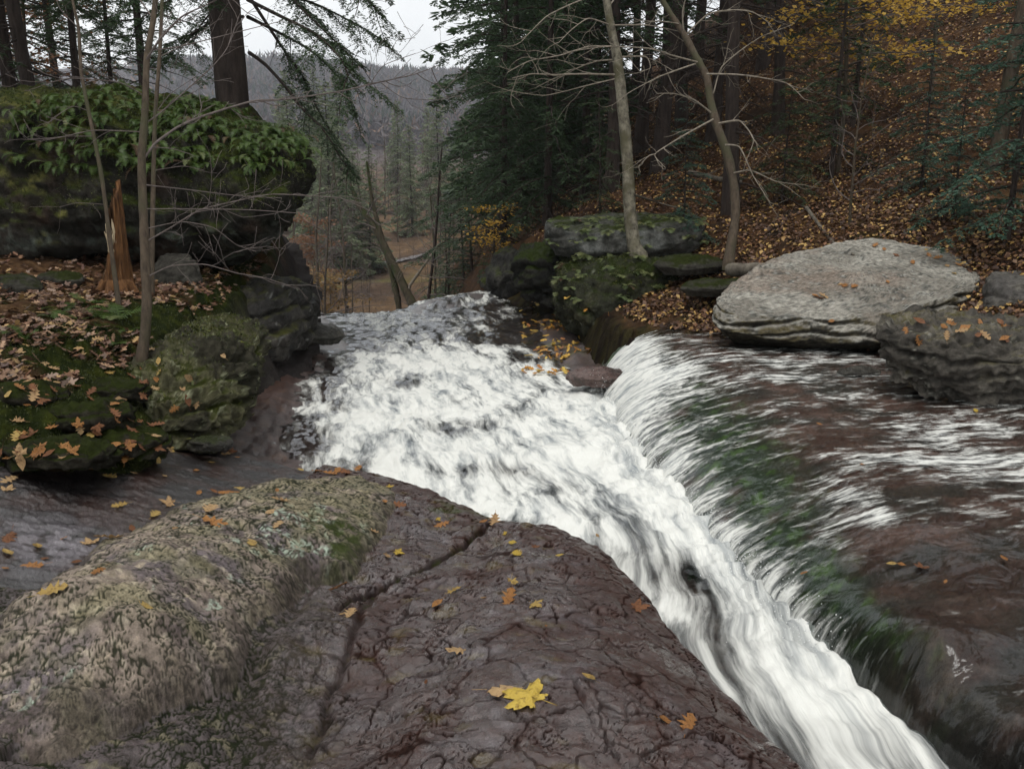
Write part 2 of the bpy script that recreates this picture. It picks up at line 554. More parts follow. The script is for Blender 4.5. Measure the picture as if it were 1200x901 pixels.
    dark = -.010 * k1 - .006 * k2 + .010 * fbm(x * 6, y * 14, 4, 141) + .006 * ridged(x * 8, y * 20, 3, 151) - .005 * (1 - sstep(0, .12, ed))
    wash = sstep(-.32, -.1, e) * (1 - .5 * big)             # rock scoured smooth at the water
    det = np.where(zone == 1, crust, np.where(zone == 2, dark, chip * (1 - shelf) * (1 - .35 * wash) + shelf * crust))
    return base + det, dict(zone=zone, ed=ed, edb=edb, cid=cid, cidb=cidb, pit=pit, pmask=pmask, shelf=shelf, big=big, e=e, dip=dip, edc=edc, hd=hd, cidh=cidh, crk=crk, ter=ter)

X, Y = fan_grid(-.72, .60, 600, 1.2, 6.3, 570, -2.2)
Z, I = bedrock_height(X, Y)
n1 = fbm(X * 3, Y * 3, 4, 201); n2 = fbm(X * 11, Y * 11, 4, 202); n3 = fbm(X * 40, Y * 40, 3, 203)
# slab colours: wet brown, sky sheen painted purple-grey on plates, rust silt in the cracks
silt = np.maximum(sstep(.15, .6, I['crk']), (1 - sstep(0, .06, I['edc'])) * .8)
silt = np.maximum(silt, sstep(.005, .03, I['dip']) * .8)
brown = np.clip(sstep(-.25, .35, n1 + .5 * n2) + .55 * sstep(-.75, -.05, I['e']), 0, 1)
c = mixc([.046, .027, .025], [.034, .0105, .006], brown)
c = mixc(c, [.095, .078, .085], sstep(.1, .5, fbm(X * 4 + .3 * I['ter'], Y * 4 + 5, 3, 205)) * .6 * (1 - brown))
c = mixc(c, [.008, .004, .003], silt * .95)
c = mixc(c, [.10, .075, .025], sstep(.25, .6, fbm(X * 6 + 3, Y * 9, 3, 211)) * .45 * (X < .2))
moss = sstep(.1, .5, fbm(X * 4, Y * 5, 3, 214)) * np.exp(-((X + .28) ** 2 / .05 + (Y - 4.55) ** 2 / .04)) \
    + .8 * sstep(.012, .04, I['dip']) * sstep(-.1, .3, n2) * (Y > 3.2) * (X > -.75)
c = mixc(c, [.035, .045, .008], np.clip(moss, 0, 1))
wet = .09 + .04 * n2 + .6 * silt + .24 * sstep(-.15, .35, fbm(X * 3.1 + 7, Y * 3.1, 5, 207, .6) + .55 * sstep(-.55, -.1, I['e']))
# hump colours
hc = mixc([.235, .190, .155], [.130, .108, .112], sstep(-.3, .45, n1 - .3 * n2))
hc = mixc(hc, [.36, .30, .22], sstep(.1, .6, n2 + .4 * n3) * .7)
hc = mixc(hc, [.085, .064, .060], sstep(.1, .5, fbm(X * 7, Y * 9, 4, 221)) * .75)
hc = mixc(hc, [.40, .35, .27], sstep(.25, .5, fbm(X * 26, Y * 30, 3, 222) + .2 * n2) * .55)
lich = sstep(.28, .5, fbm(X * 9, Y * 9, 4, 231) + .55 * np.exp(-((X + .98) ** 2 / .06 + (Y - 3.65) ** 2 / .22)) - .18) * sstep(.0, .25, fbm(X * 45, Y * 45, 2, 232) + .15)
hc = mixc(hc, [.36, .43, .35], np.clip(lich, 0, 1) * .85)
olive = sstep(-.1, .5, fbm(X * 5, Y * 5, 3, 241) + .5 * sstep(3.3, 4.3, Y)) * (I['hd'] > -.5)
hc = mixc(hc, [.20, .19, .09], olive * .45)
hc = mixc(hc, [.016, .018, .008], np.clip(sstep(.28, .72, I['pit'] + .15 * n3), 0, 1) * .97)
rim = sstep(-.12, .03, I['hd'])
hc = mixc(hc, [.05, .04, .034], rim * .75 * sstep(-.3, .3, n2 + .3))
green = np.exp(-((X + .82) ** 2 / .018 + (Y - 3.75) ** 2 / .10)) * sstep(-.2, .3, n2)
hc = mixc(hc, [.03, .04, .008], np.clip(green * 1.2, 0, 1))
# shelf colours
sh = mixc([.080, .062, .062], [.036, .026, .024], sstep(-.3, .3, n2 + .4 * n1))
sh = mixc(sh, [.17, .15, .08], sstep(.2, .55, fbm(X * 14, Y * 16, 3, 251)) * .5)
sh = mixc(sh, [.012, .015, .006], np.clip(sstep(.2, .65, I['pit']), 0, 1))
c = mixc(c, sh, I['shelf'])
# dark slab colours
dk = mixc([.016, .013, .013], [.026, .012, .009], sstep(-.2, .3, n1))
dk = mixc(dk, [.16, .145, .16], np.exp(-((X + 1.95) ** 2 / .08 + (Y - 3.35) ** 2 / .05)) * sstep(-.2, .1, n2 + .1) * .9)
dk = mixc(dk, [.03, .04, .01], sstep(.1, .4, fbm(X * 5, Y * 5, 3, 261)) * sstep(.12, .0, I['hd']) * .9)
z1, z2 = (I['zone'] == 1)[..., None], (I['zone'] == 2)[..., None]
c = np.where(z1, hc, np.where(z2, dk, c))
rough = np.where(I['zone'] == 1, .68, np.where(I['zone'] == 2, .30, wet * (1 - I['shelf']) + (.42 + .3 * sstep(.2, .6, I['pit'])) * I['shelf']))
keep = (I['e'] < .7)
V, F, used = cull_grid(X, Y, Z, keep)
colr = np.concatenate([c, rough[..., None]], -1).reshape(-1, 4)[used]
struct(link('bedrock', np_mesh('bedrock', V, F, True, colr), 'wet_rock'))

# ================================================================== the stream
W_PTS = [pz(1170, 901, -.38), pz(1050, 895, -.38), (1.3, 1.2, -.34), (.9, 1.5, -.34), pz(900, 700, -.45), pz(820, 720, -.45), pz(760, 620, -.52), pz(600, 590, -.55),
         pz(400, 545, -.55), pz(300, 520, -.52), pz(700, 500, -.58), pz(700, 450, -.65), pz(450, 450, -.65),
         pz(345, 420, -.66), pz(600, 420, -.68), pz(640, 400, -.7), pz(368, 364, -.86), pz(450, 363, -.85),
         pz(490, 352, -.78), pz(540, 342, -.68), pz(590, 340, -.66), pz(650, 352, -.68), pz(700, 400, -.68), pz(500, 390, -.74)]
water_f = tps(W_PTS, 1e-3)
LIP = [(-5.2, 15.2), pz(340, 362, -.86)[:2], pz(400, 361, -.86)[:2], pz(460, 360, -.85)[:2], pz(480, 353, -.8)[:2], pz(500, 346, -.74)[:2], pz(545, 338.5, -.68)[:2],
       pz(590, 334, -.66)[:2], pz(640, 333, -.66)[:2], (2.5, 19.5)]
SHORE = [(-1.7, 5.4), pz(296, 530, -.47)[:2], pz(292, 505, -.5)[:2], pz(312, 465, -.56)[:2], pz(345, 425, -.65)[:2], pz(385, 398, -.7)[:2], pz(372, 375, -.8)[:2], pz(362, 362, -.86)[:2], (-4.2, 17)]
RSHORE = [(1.45, 8.6), pz(735, 432, -.62)[:2], pz(700, 440, -.62)[:2], pz(672, 436, -.62)[:2], pz(640, 405, -.66)[:2], pz(625, 380, -.66)[:2], pz(640, 350, -.66)[:2], pz(650, 336, -.66)[:2]]

def bed_height(x, y):
    w = water_f(x, y)
    ls = pldist(x, y, SHORE)                                # + on the stream side
    rs = -pldist(x, y, RSHORE)
    lip = pldist(x, y, LIP)                                 # + above the lip
    apron = sstep(2.6, .4, np.abs(lip)) * sstep(-3.0, -1.6, x)
    z = w - .16 + .135 * sstep(.7, -.05, ls) + .22 * sstep(.0, -.7, ls) + .10 * sstep(.15, -.35, -rs * -1) * 0
    z = z + .13 * sstep(.35, -.25, rs) + .06 * sstep(-.1, -1.2, rs) + .10 * apron
    z = z + .04 * fbm(x * 1.6, y * 1.2, 4, 301) + .02 * ridged(x * 5, y * 2.2, 3, 302)
    z = z - .02 * worms(x, y, 3.2, 941, .12) - .012 * worms(x, y, 7, 943, .14) + .03 * fbm(x * 3, y * 3, 3, 945)
    z = z - 6 * sstep(.05, -2.2, lip) - .05 * sstep(.6, 0, lip)
    return z

X, Y = fan_grid(-.50, .46, 260, 1.2, 21, 250)
Z = bed_height(X, Y)
n1 = fbm(X * 2, Y * 2, 4, 311); n2 = fbm(X * 9, Y * 7, 4, 312)
c = mixc([.055, .036, .031], [.085, .068, .07], sstep(-.3, .4, n1 + .4 * n2))
c = mixc(c, mixc([.042, .021, .016], [.085, .055, .050], sstep(-.2, .4, n2 + .4 * n1)), sstep(1.3, .5, pldist(X, Y, SHORE)))
c = mixc(c, [.10, .055, .028], sstep(.0, .5, n2) * .5)
c = mixc(c, [.07, .07, .02], sstep(.15, .5, fbm(X * 3, Y * 3, 3, 313)) * (X > .2) * (Y > 9.5) * .9)
r = np.full(X.shape, .33)
Z = Z - sstep(1.0, .3, pldist(X, Y, SHORE)) * (.02 * worms(X, Y, 4.5, 947, .12) - .03 * ridged(X * 2.2, Y * 1.4, 3, 948))
V, F, used = cull_grid(X, Y, Z, (Z > -7) & (pldist(X, Y, SHORE) > -1.3))
struct(link('stream_bed', np_mesh('stream_bed', V, F, True, np.concatenate([c, r[..., None]], -1).reshape(-1, 4)[used]), 'wet_rock'))

# ---- the ledge on the far bank of the chute and the sheet of water running over it
LEDGE_Y = np.array([1.0, 1.8, 2.4, 3.0, 3.6, 4.5, 5.6, 7.1, 8.2, 9.0, 9.8])
LIP_X = np.array([1.80, 1.76, 1.66, 1.57, 1.57, 1.66, 1.70, 1.66, 1.56, 1.52, 1.5])
BASE_X = np.array([1.66, 1.62, 1.52, 1.40, 1.33, 1.24, 1.10, .98, .95, 1.0, 1.08])
ledge_f = tps([pz(840, 418, -.17), pz(1040, 440, -.16), pz(1200, 470, -.13), pz(1200, 560, -.15), pz(1200, 650, -.11), pz(1200, 850, -.10),
               pz(1100, 750, -.12), pz(760, 402, -.19), pz(800, 450, -.2), pz(870, 520, -.22), pz(960, 600, -.24), pz(1040, 700, -.22),
               pz(1130, 800, -.2), (2.6, 1.5, -.1), (3.4, 3.0, -.05), (5, 5, -.05), pz(1000, 590, -.17), pz(1050, 620, -.14), pz(1000, 500, -.19)])

def ledge_height(x, y, water=False):
    lx, bx = np.interp(y, LEDGE_Y, LIP_X), np.interp(y, LEDGE_Y, BASE_X)
    wob = (.05 * fbm(y * 2.5, x * .6, 3, 320) + (0 if water else .02 * fbm(y * 11, x * 3, 2, 321))) * sstep(3.0, 5.0, y)
    lx = lx + wob; bx = bx + wob * 1.2
    rd = np.interp(y, [2, 3.3, 4.2, 5.5, 7, 9.5], [.08, .10, .30, .60, .60, .35])
    k = np.clip((lx + rd - x) / np.maximum(lx + rd - bx, .05), 0, 1.6)
    top = ledge_f(x, y)
    foot = water_f(x, y) - .06
    kk = np.minimum(k, 1)
    fall = .55 * kk ** 2.3 + .45 * (1 - np.sqrt(np.maximum(0, 1 - kk ** 2.6)))
    z = top * (1 - fall) + np.minimum(foot, top) * fall - np.maximum(k - 1, 0) * .5
    endf = sstep(9.35, 9.62, y + .12 * fbm(x * 3, y * 3, 2, 322) - .12 * sstep(1.7, 2.4, x))   # back edge of the ledge
    return z - .0 * endf, k

X, Y = fan_grid(.08, 1.45, 500, 1.3, 10.4, 320)
Z, K = ledge_height(X, Y)
ax = X + .05 * fbm(X * 6, Y * 6, 3, 331); ay = Y + .05 * fbm(X * 6 + 5, Y * 6, 3, 332)
f1, ed, cid, ox, oy = worley(ax * 9, ay * 9, 333)
rel = .7 + .3 * sstep(3.2, 4.8, Y)
Zr = Z + rel * (.012 * fbm(X * 4, Y * 4, 4, 334) + .010 * (cid - .5) + .01 * ((cid * 7.1 % 1 - .5) * ox + (cid * 11.3 % 1 - .5) * oy) - .012 * (1 - sstep(0, .14, ed)) + .012 * ridged(X * 5, Y * 9, 3, 335) - .016 * worms(X, Y, 5, 951, .10) - .01 * worms(X, Y, 12, 953, .12))
n1 = fbm(X * 2.5, Y * 2.5, 4, 341); n2 = fbm(X * 10, Y * 10, 4, 342)
c = mixc([.070, .028, .020], [.15, .080, .066], sstep(-.3, .4, n1 + .5 * n2)) * (.55 + .45 * sstep(3.0, 4.6, Y))[..., None]
c = mixc(c, [.05, .03, .024], sstep(.1, .5, n2 - .3 * n1) * .7)
c = mixc(c, [.16, .11, .095], sstep(.2, .6, fbm(X * 7, Y * 14, 3, 343)) * .5)
c = mixc(c, [.022, .022, .018], sstep(-.05, .4, fbm(X * 1.7 + 2, Y * 2.4, 4, 347)) * .75)
algae = np.clip(sstep(.18, .6, K) * sstep(-.9, -.1, fbm(X * 4, Y * 3, 3, 344)), 0, 1) * sstep(2.4, 3.4, Y)
c = mixc(c, [.020, .038, .016], algae * .94)
c = mixc(c, [.07, .13, .02], algae * sstep(.12, .45, fbm(X * 9, Y * 9, 3, 345)) * .8)
c = mixc(c, [.03, .035, .03], sstep(.1, .4, fbm(X * 3, Y * 2 + 6, 3, 346)) * sstep(5.2, 6.6, Y) * .45)
V, F, used = cull_grid(X, Y, Zr, (K < 1.5) & (X < 7.5))
struct(link('ledge_bedrock', np_mesh('ledge_bedrock', V, F, True, np.concatenate([c, np.full(X.shape, .5)[..., None]], -1).reshape(-1, 4)[used]), 'wet_rock'))

def blobs(x, y, lst):
    """sum of gaussians given as (px, py, z, radius along x, radius along y, amount)"""
    s = 0
    for px, py, z, rx, ry, a in lst:
        cx, cy, _ = pz(px, py, z)
        s = s + a * np.exp(-((x - cx) / rx) ** 2 - ((y - cy) / ry) ** 2)
    return s

# main stream surface
X, Y = fan_grid(-.42, .68, 560, 1.5, 18.4, 500)
Wz = water_f(X, Y)
ls = pldist(X, Y, SHORE); rs = -pldist(X, Y, RSHORE); lip = pldist(X, Y, LIP)
bx = np.interp(Y, LEDGE_Y, BASE_X)
fl_n = X + .22 * np.maximum(Y - 5.2, 0) + .10 * fbm(X * 1.1, Y * .8, 3, 400)
fl_s = np.interp(Y, [0, 5, 7, 20], [0, 2.1, 3.7, 16.7]) - .35 * X + .10 * fbm(X * 1.3 + 4, Y * 1.3, 3, 401)
turb = sstep(2.2, 5.0, Y) * sstep(-.2, .8, ls)
near = sstep(6.0, 4.0, Y)
# the chute runs fast and smooth-streaked near, boils in the middle
hgt = (.036 * turb + .018) * (1 - .45 * near) * fbm(fl_s * 1.7, fl_n * 2.9, 4, 410, .55) \
    + .024 * (1 - .5 * near) * (ridged(fl_s * 2.6, fl_n * 4.5, 4, 415) - .5) \
    + .009 * fbm(fl_s * 7, fl_n * 12, 3, 420)
foot = np.exp(-((X - bx + .05) / .30) ** 2) * sstep(2.0, 3.5, Y) * sstep(10, 9, Y)   # heap where the sheet lands
hgt = hgt + .06 * foot * (.6 + fbm(X * 5, Y * 5, 3, 425))
hgt = hgt * (.35 + .65 * sstep(-.1, .7, ls)) * (.3 + .7 * sstep(-.3, .8, rs))
Zw = Wz + hgt - 6 * sstep(.0, -2.0, lip) - .05 * sstep(.6, 0, lip) - .05
foam = .61 - .07 * near + .13 * sstep(4.0, 6.5, Y) * sstep(13, 10.5, Y) + .22 * foot - .40 * sstep(1.15, .05, ls) + .22 * fbm(fl_s * 1.3, fl_n * 2.4, 4, 430) - .10 * sstep(9.5, 13, Y)
foam = foam + blobs(X, Y, [(800, 670, -.48, .12, .40, -.24), (838, 745, -.45, .08, .25, -.12), (580, 540, -.56, .50, .22, -.26), (655, 560, -.55, .22, .3, -.14), (560, 490, -.6, .4, .3, -.2),
                            (460, 440, -.65, .35, .4, -.2), (550, 395, -.72, .9, .7, -.18), (480, 372, -.78, .8, .8, -.10), (620, 415, -.68, .4, .5, -.16),
                            (540, 352, -.7, .9, 1.0, -.26), (500, 380, -.75, .5, .5, -.15), (560, 345, -.68, .35, .6, .30), (420, 372, -.8, .6, .7, .18), (600, 380, -.7, .4, 1.0, -.2),
                            (650, 380, -.68, .6, 2.0, -.55), (690, 420, -.65, .4, .8, -.4), (640, 345, -.66, .6, 1.2, -.35), (720, 480, -.6, .5, .6, .2), (640, 520, -.57, .6, .5, .14),
                            (950, 780, -.42, .12, .3, .12), (430, 480, -.6, .5, .5, .08), (510, 420, -.68, .5, .4, .16), (980, 860, -.39, .14, .3, -.1), (1090, 880, -.38, .12, .3, -.12)])
foam = np.clip(foam, 0, 1)
keep = (ls > -.45) & (rs > -1.2) & (lip > -2.6) & (X < bx + .28) & (pldist(X, Y, EDGE) > -.12)
V, F, used = cull_grid(X, Y, Zw, keep)
flow = np.stack([fl_s, fl_n, np.zeros_like(X)], -1).reshape(-1, 3)[used]
struct(link('stream_water', np_mesh('stream_water', V, F, True, None, {'flow': flow, 'foam': foam.ravel()[used]}), 'stream_water'))

# sheet of water over the ledge and down into the chute
v = np.linspace(0, 1, 240) ** 1.5
ys = np.exp(np.linspace(math.log(1.35), math.log(9.62), 410))
Yg, Vg = np.meshgrid(ys, v, indexing='ij')
x0 = np.interp(Yg, LEDGE_Y, BASE_X) - .08
Xg = x0 + Vg * (1.42 * Yg + .4 - x0)
Zg, Kg = ledge_height(Xg, Yg, True)
drift = .35 * np.maximum(Xg - 1.6, 0) * 0.3
fn = Yg + .10 * fbm(Xg * 1.2, Yg * 1.2, 3, 500) - drift
fs = Xg + .06 * fbm(Xg * 2, Yg * 2, 3, 501)
onfall = sstep(.45, .95, Kg)
hg = .011 * fbm(fs * 3.0, fn * 5, 4, 510) * (1 - .5 * onfall) + .0025 * fbm(fs * 9, fn * 12, 3, 511) + .010 * onfall * fbm(fs * 1.2, fn * 12, 3, 512)
far = sstep(5.0, 6.5, Yg)
fmask = .315 + .05 * far + .24 * fbm(fs * 1.1, fn * 2.2, 4, 520) * sstep(3.2, 4.6, Yg)
fmask = fmask + .26 * sstep(.62, 1.0, Kg) * sstep(2.4, 4.2, Yg) + .30 * onfall * sstep(4.4, 5.4, Yg) * sstep(.35, .75, fbm(Xg * .4, Yg * 1.3, 2, 521) * .9 + .5) + .42 * sstep(.2, .7, Kg) * sstep(6.6, 7.8, Yg)
fmask = fmask + blobs(Xg, Yg, [(1000, 580, -.15, .16, .22, .34), (1030, 610, -.14, .10, .12, .2), (960, 620, -.24, .12, .3, .12), (1160, 545, -.14, .55, .4, .26), (1080, 510, -.15, .4, .3, .14),
                                 (1180, 620, -.12, .25, .2, .1), (930, 460, -.18, .9, .35, -.02), (900, 425, -.17, .8, .16, .2), (850, 520, -.22, .22, .8, -.12), (900, 590, -.25, .14, .5, -.1),
                                 (790, 500, -.3, .2, .9, -.06), (1120, 660, -.12, .35, .3, -.25), (1150, 760, -.12, .5, .6, -.12), (1080, 640, -.14, .2, .2, -.12), (1150, 470, -.14, .5, .15, .12)])
lipd = sstep(.5, .1, Kg)
fmask = np.clip(fmask, 0, 1)
Zs = Zg + .026 + hg * (.5 + .5 * far)
V = np.c_[Xg.ravel(), Yg.ravel(), Zs.ravel()]
F = grid_faces(*Xg.shape)
flow = np.stack([fs, fn, np.zeros_like(fs)], -1).reshape(-1, 3)
struct(link('ledge_water', np_mesh('ledge_water', V, F, True, None, {'flow': flow, 'foam': fmask.ravel()}), 'sheet_water'))
# ================================================================== banks, hillside, valley
BANK = [(-7, 2.2), (-4.2, 3.2), pz(-250, 560, .3)[:2], pz(-100, 535, .25)[:2], pz(0, 532, .2)[:2], pz(100, 549, .1)[:2], pz(180, 527, .05)[:2], (-2.22, 5.05), (-2.55, 5.7), (-2.68, 6.6), (-2.7, 7.6), (-2.85, 8.8), (-3.0, 10.5), (-3.5, 13), (-4.6, 16.2), (-6.5, 18)]
bank_f = tps([pz(0, 530, .22), pz(100, 548, .12), pz(180, 525, .08), pz(250, 490, .02), pz(295, 450, .0), pz(305, 400, .12),
              pz(50, 470, .34), pz(0, 430, .45), pz(165, 425, .32), pz(120, 500, .2), pz(280, 380, .3), pz(0, 370, .55), pz(140, 345, .46), pz(230, 340, .46),
              pz(0, 330, .6), (-5, 10, .8), (-8, 6, .9), (-6, 14, 1.3), (-4, 13, .9), (-4, 4, .6), (-12, 14, 1.8), (-9, 20, 2.2), (-16, 25, 3.2), (-14, 8, 1.6)])

def bank_height(x, y):
    e = pldist(x + .1 * fbm(x * 2, y * 2, 3, 601), y + .1 * fbm(x * 2 + 5, y * 2, 3, 602), BANK)
    z = bank_f(x, y) + .05 * fbm(x * 1.2, y * 1.2, 4, 603) + .045 * fbm(x * 4.5, y * 4.5, 3, 604)
    st = z * 6 + .5 * fbm(x * 1.3, y * 1.3, 2, 605)          # low terraces of rotten rock and moss near the edge
    near = sstep(-1.4, -.1, e)
    z = z + near * .09 * (sstep(.35, .65, st - np.floor(st)) + np.floor(st) - st)
    z = z - .85 * sstep(-.06, .34, e) - .06 * sstep(-.5, 0, e)
    z = z - 7 * sstep(17, 24, y + .5 * x * 0) * sstep(-9, -5, x)
    return z, e

X, Y = fan_grid(-1.35, -.12, 360, 2.2, 26, 300, -3.0)
Z, E = bank_height(X, Y)
n1 = fbm(X * 2, Y * 2, 4, 611); n2 = fbm(X * 8, Y * 8, 4, 612)
mossk = sstep(-.25, .35, n1 + .6 * n2 - .12 + .9 * sstep(-1.1, -.15, E) - .35 * (Y > 7.5) - .1)
leaf_c = mixc([.05, .028, .016], [.10, .058, .03], sstep(-.3, .4, n2))
c = mixc(leaf_c, mixc([.010, .014, .004], [.030, .036, .007], sstep(-.2, .5, fbm(X * 14, Y * 14, 3, 613))), mossk)
c = mixc(c, [.035, .030, .030], sstep(-.05, .15, E) * .9)
Z = Z + mossk * .014 * fbm(X * 26, Y * 26, 3, 614)
V, F, used = cull_grid(X, Y, Z, E < .6)
struct(link('stream_bank', np_mesh('stream_bank', V, F, True, np.concatenate([c, np.full(X.shape, .8)[..., None]], -1).reshape(-1, 4)[used]), 'soil'))
MOSS_BANK = (V, mossk.ravel()[used])

HEDGE = [(1.45, 8.9), (1.42, 9.5), pz(735, 400, -.2)[:2], pz(705, 398, -.45)[:2], pz(680, 378, -.5)[:2], pz(655, 350, -.6)[:2], pz(630, 340, -.62)[:2], (-.5, 17.5), (-.6, 22), (-.9, 28), (-1.5, 45), (4, 80)]
hill_f = tps([pt(850, 300, 12), pt(1000, 275, 11.5), pt(1000, 200, 15), pt(1000, 100, 19), pt(1000, 0, 24), pt(1200, 200, 12.5), pt(1200, 0, 19),
              (4.6, 7.6, .05), pt(1400, 380, 7), pt(700, 240, 16), pt(700, 205, 22), pt(800, 150, 22), pt(620, 280, 20), pt(600, 265, 26), pt(1400, 100, 14),
              pt(900, 0, 30), pt(700, 160, 36), pt(600, 210, 45), (1.8, 9.8, -.1), (2.3, 9.4, -.1), (1.5, 9.4, -.25), (3, 8.3, -.25), (3.2, 10.3, .1), (2.4, 10.8, .1), (4.5, 7, -.12), (6.5, 6.5, .2),
              (1.0, 12.2, -.3), (1.3, 14, .1), (20, 40, 17), (30, 20, 16), (10, 60, 9)], 1e-2)

def hill_height(x, y):
    e = pldist(x + .12 * fbm(x * 1.5, y * 1.5, 3, 621), y + .12 * fbm(x * 1.5 + 5, y * 1.5, 3, 622), HEDGE)   # + on the bank
    z = hill_f(x, y) + .06 * fbm(x * .9, y * .9, 4, 623) + .03 * fbm(x * 4, y * 4, 3, 624)
    z = z - .7 * sstep(.12, -.25, e) - 9 * sstep(.3, -7, e) * sstep(15, 22, y)
    return z, e

X, Y = fan_grid(-.18, 1.5, 290, 6.2, 70, 270)
Z, E = hill_height(X, Y)
n1 = fbm(X * 1.1, Y * 1.1, 4, 631); n2 = fbm(X * 7, Y * 7, 4, 632)
c = mixc([.034, .019, .012], [.080, .044, .022], sstep(-.3, .4, n2 + .5 * n1))
c = mixc(c, [.022, .018, .014], sstep(.15, .5, fbm(X * 1.4, Y * 2.5, 3, 633)) * .8)
c = mixc(c, [.03, .04, .012], sstep(.2, .5, fbm(X * 2.4, Y * 2.4, 3, 634)) * sstep(13, 10.5, Y) * .6)
c = mixc(c, mixc([.014, .010, .008], [.034, .030, .012], sstep(-.2, .3, n2)), sstep(.35, .1, E) * (Y < 16))
Z = Z - sstep(.4, .1, E) * (Y < 14) * (.05 * worms(X, Y, 3, 955, .2) - .05 * ridged(X * 3, Y * 3, 3, 956))
V, F, used = cull_grid(X, Y, Z, (E > -7) & ~((E < -.5) & (Y < 15)) & ((X > 1.25) | (Y > 9.2)))
struct(link('hillside', np_mesh('hillside', V, F, True, np.concatenate([c, np.full(X.shape, .8)[..., None]], -1).reshape(-1, 4)[used]), 'soil'))

def valley_height(x, y):
    z = np.interp(y, [10, 16, 22, 34, 48, 70, 100, 160, 260, 420, 700, 900, 1100, 1400],
                  [-9, -9, -10, -10, -5.6, -4.9, -3.2, 0, 5, 24, 74, 94, 70, 20])
    ridge = 1 + .10 * fbm(x / 260, y / 900, 3, 641) - .0002 * x + .06 * sstep(-380, -200, x) * sstep(0, -150, x)
    z = np.where(z > 5, 5 + (z - 5) * ridge, z)
    return z + .5 * fbm(x / 9, y / 9, 4, 642) * sstep(18, 40, y) + 5 * fbm(x / 70, y / 70, 3, 643) * sstep(120, 400, y)

X, Y = fan_grid(-.62, .55, 170, 16.5, 1400, 220)
Z = valley_height(X, Y)
n1 = fbm(X * .25, Y * .12, 4, 651); n2 = fbm(X * 1.2, Y * .8, 3, 652)
c = mixc([.075, .052, .038], [.13, .085, .05], sstep(-.3, .4, n1 + .5 * n2))
c = mixc(c, [.11, .12, .04], sstep(.15, .5, fbm(X * .2 + 4, Y * .2, 3, 653)) * sstep(70, 55, Y) * .6)
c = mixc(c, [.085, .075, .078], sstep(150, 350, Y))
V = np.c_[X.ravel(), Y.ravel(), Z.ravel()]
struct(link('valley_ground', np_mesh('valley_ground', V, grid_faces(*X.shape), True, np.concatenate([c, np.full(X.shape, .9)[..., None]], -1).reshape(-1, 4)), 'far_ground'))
# an old road bed crosses the far slope
rp = np.array([pt(300, 330, 47), pt(340, 321, 50), pt(385, 313, 55), pt(440, 303, 62), pt(500, 292, 70)])
rn = 60
ts = np.linspace(0, len(rp) - 1, rn)
pc = np.stack([np.interp(ts, range(len(rp)), rp[:, k]) for k in range(3)], -1)
V = []
for p in pc:
    for s in (-1.5, 1.5):
        q = p + np.array([0, s, 0])
        V.append((q[0], q[1], valley_height(np.array([q[0]]), np.array([q[1]]))[0] + .12))
V = np.array(V); V[:, 2] = np.repeat(V.reshape(-1, 2, 3)[:, :, 2].max(1), 2)
colr = np.tile([.16, .15, .15, .8], (len(V), 1))
struct(link('road', np_mesh('road', V, grid_faces(rn, 2), True, colr), 'far_ground'))

# ================================================================== boulders: lofted rings, roughened
def catmull(P, n, closed, axis0=True):
    """resample control points (k, ..., 3) to n samples"""
    k = len(P)
    t = np.linspace(0, k if closed else k - 1, n, endpoint=not closed)
    i = np.floor(t).astype(int)
    if not closed:
        i = np.minimum(i, k - 2)
    f = (t - i).reshape((-1,) + (1,) * (P.ndim - 1))
    def g(j):
        return P[j % k] if closed else P[np.clip(j, 0, k - 1)]
    a, b, c_, d = g(i - 1), g(i), g(i + 1), g(i + 2)
    tn = .32
    m0, m1 = (c_ - a) * tn, (d - b) * tn
    f2, f3 = f * f, f * f * f
    return (2 * f3 - 3 * f2 + 1) * b + (f3 - 2 * f2 + f) * m0 + (-2 * f3 + 3 * f2) * c_ + (f3 - f2) * m1

def boulder(name, rings, centre, nu=150, nv=90, disp=None, paint=None, mat='rock', seed=0):
    R = np.array([[pt(*p) for p in r] for r in rings])          # (K, M, 3)
    cen = np.array(pt(*centre))
    R = np.concatenate([R, (R[-1:] * .55 + cen * .45), (R[-1:] * .08 + cen * .92)], 0)
    A = catmull(R, nv, False)
    G = catmull(np.swapaxes(A, 0, 1), nu, True)                  # (nu, nv, 3)
    G = np.swapaxes(G, 0, 1)                                     # (nv, nu, 3)
    du = np.roll(G, -1, 1) - np.roll(G, 1, 1)
    dv = np.gradient(G, axis=0)
    N = np.cross(du, dv)
    N /= np.maximum(np.linalg.norm(N, axis=-1, keepdims=True), 1e-9)
    mid = G.reshape(-1, 3).mean(0)
    if ((G - mid) * N).sum(-1).mean() < 0:
        N = -N
    P = G.reshape(-1, 3); Nn = N.reshape(-1, 3)
    d = disp(P, Nn, seed)
    P2 = P + Nn * d[:, None]
    G2 = P2.reshape(G.shape)
    N2 = np.cross(np.roll(G2, -1, 1) - np.roll(G2, 1, 1), np.gradient(G2, axis=0))
    N2 /= np.maximum(np.linalg.norm(N2, axis=-1, keepdims=True), 1e-9)
    N2 = N2 * np.sign((N2 * N).sum(-1, keepdims=True) + 1e-9)
    colr = paint(P2, N2.reshape(-1, 3), d, seed)
    V = np.vstack([P2, P2[-nu:].mean(0)])
    F = grid_faces(nv, nu, True)
    cap = np.stack([(nv - 1) * nu + np.arange(nu), (nv - 1) * nu + (np.arange(nu) + 1) % nu, np.full(nu, nv * nu)], -1)
    colr = np.vstack([colr, colr[-1:]])
    me = np_mesh(name, V, [F, cap], True, colr)
    o = link(name, me, mat)
    return o, P2, N2.reshape(-1, 3)

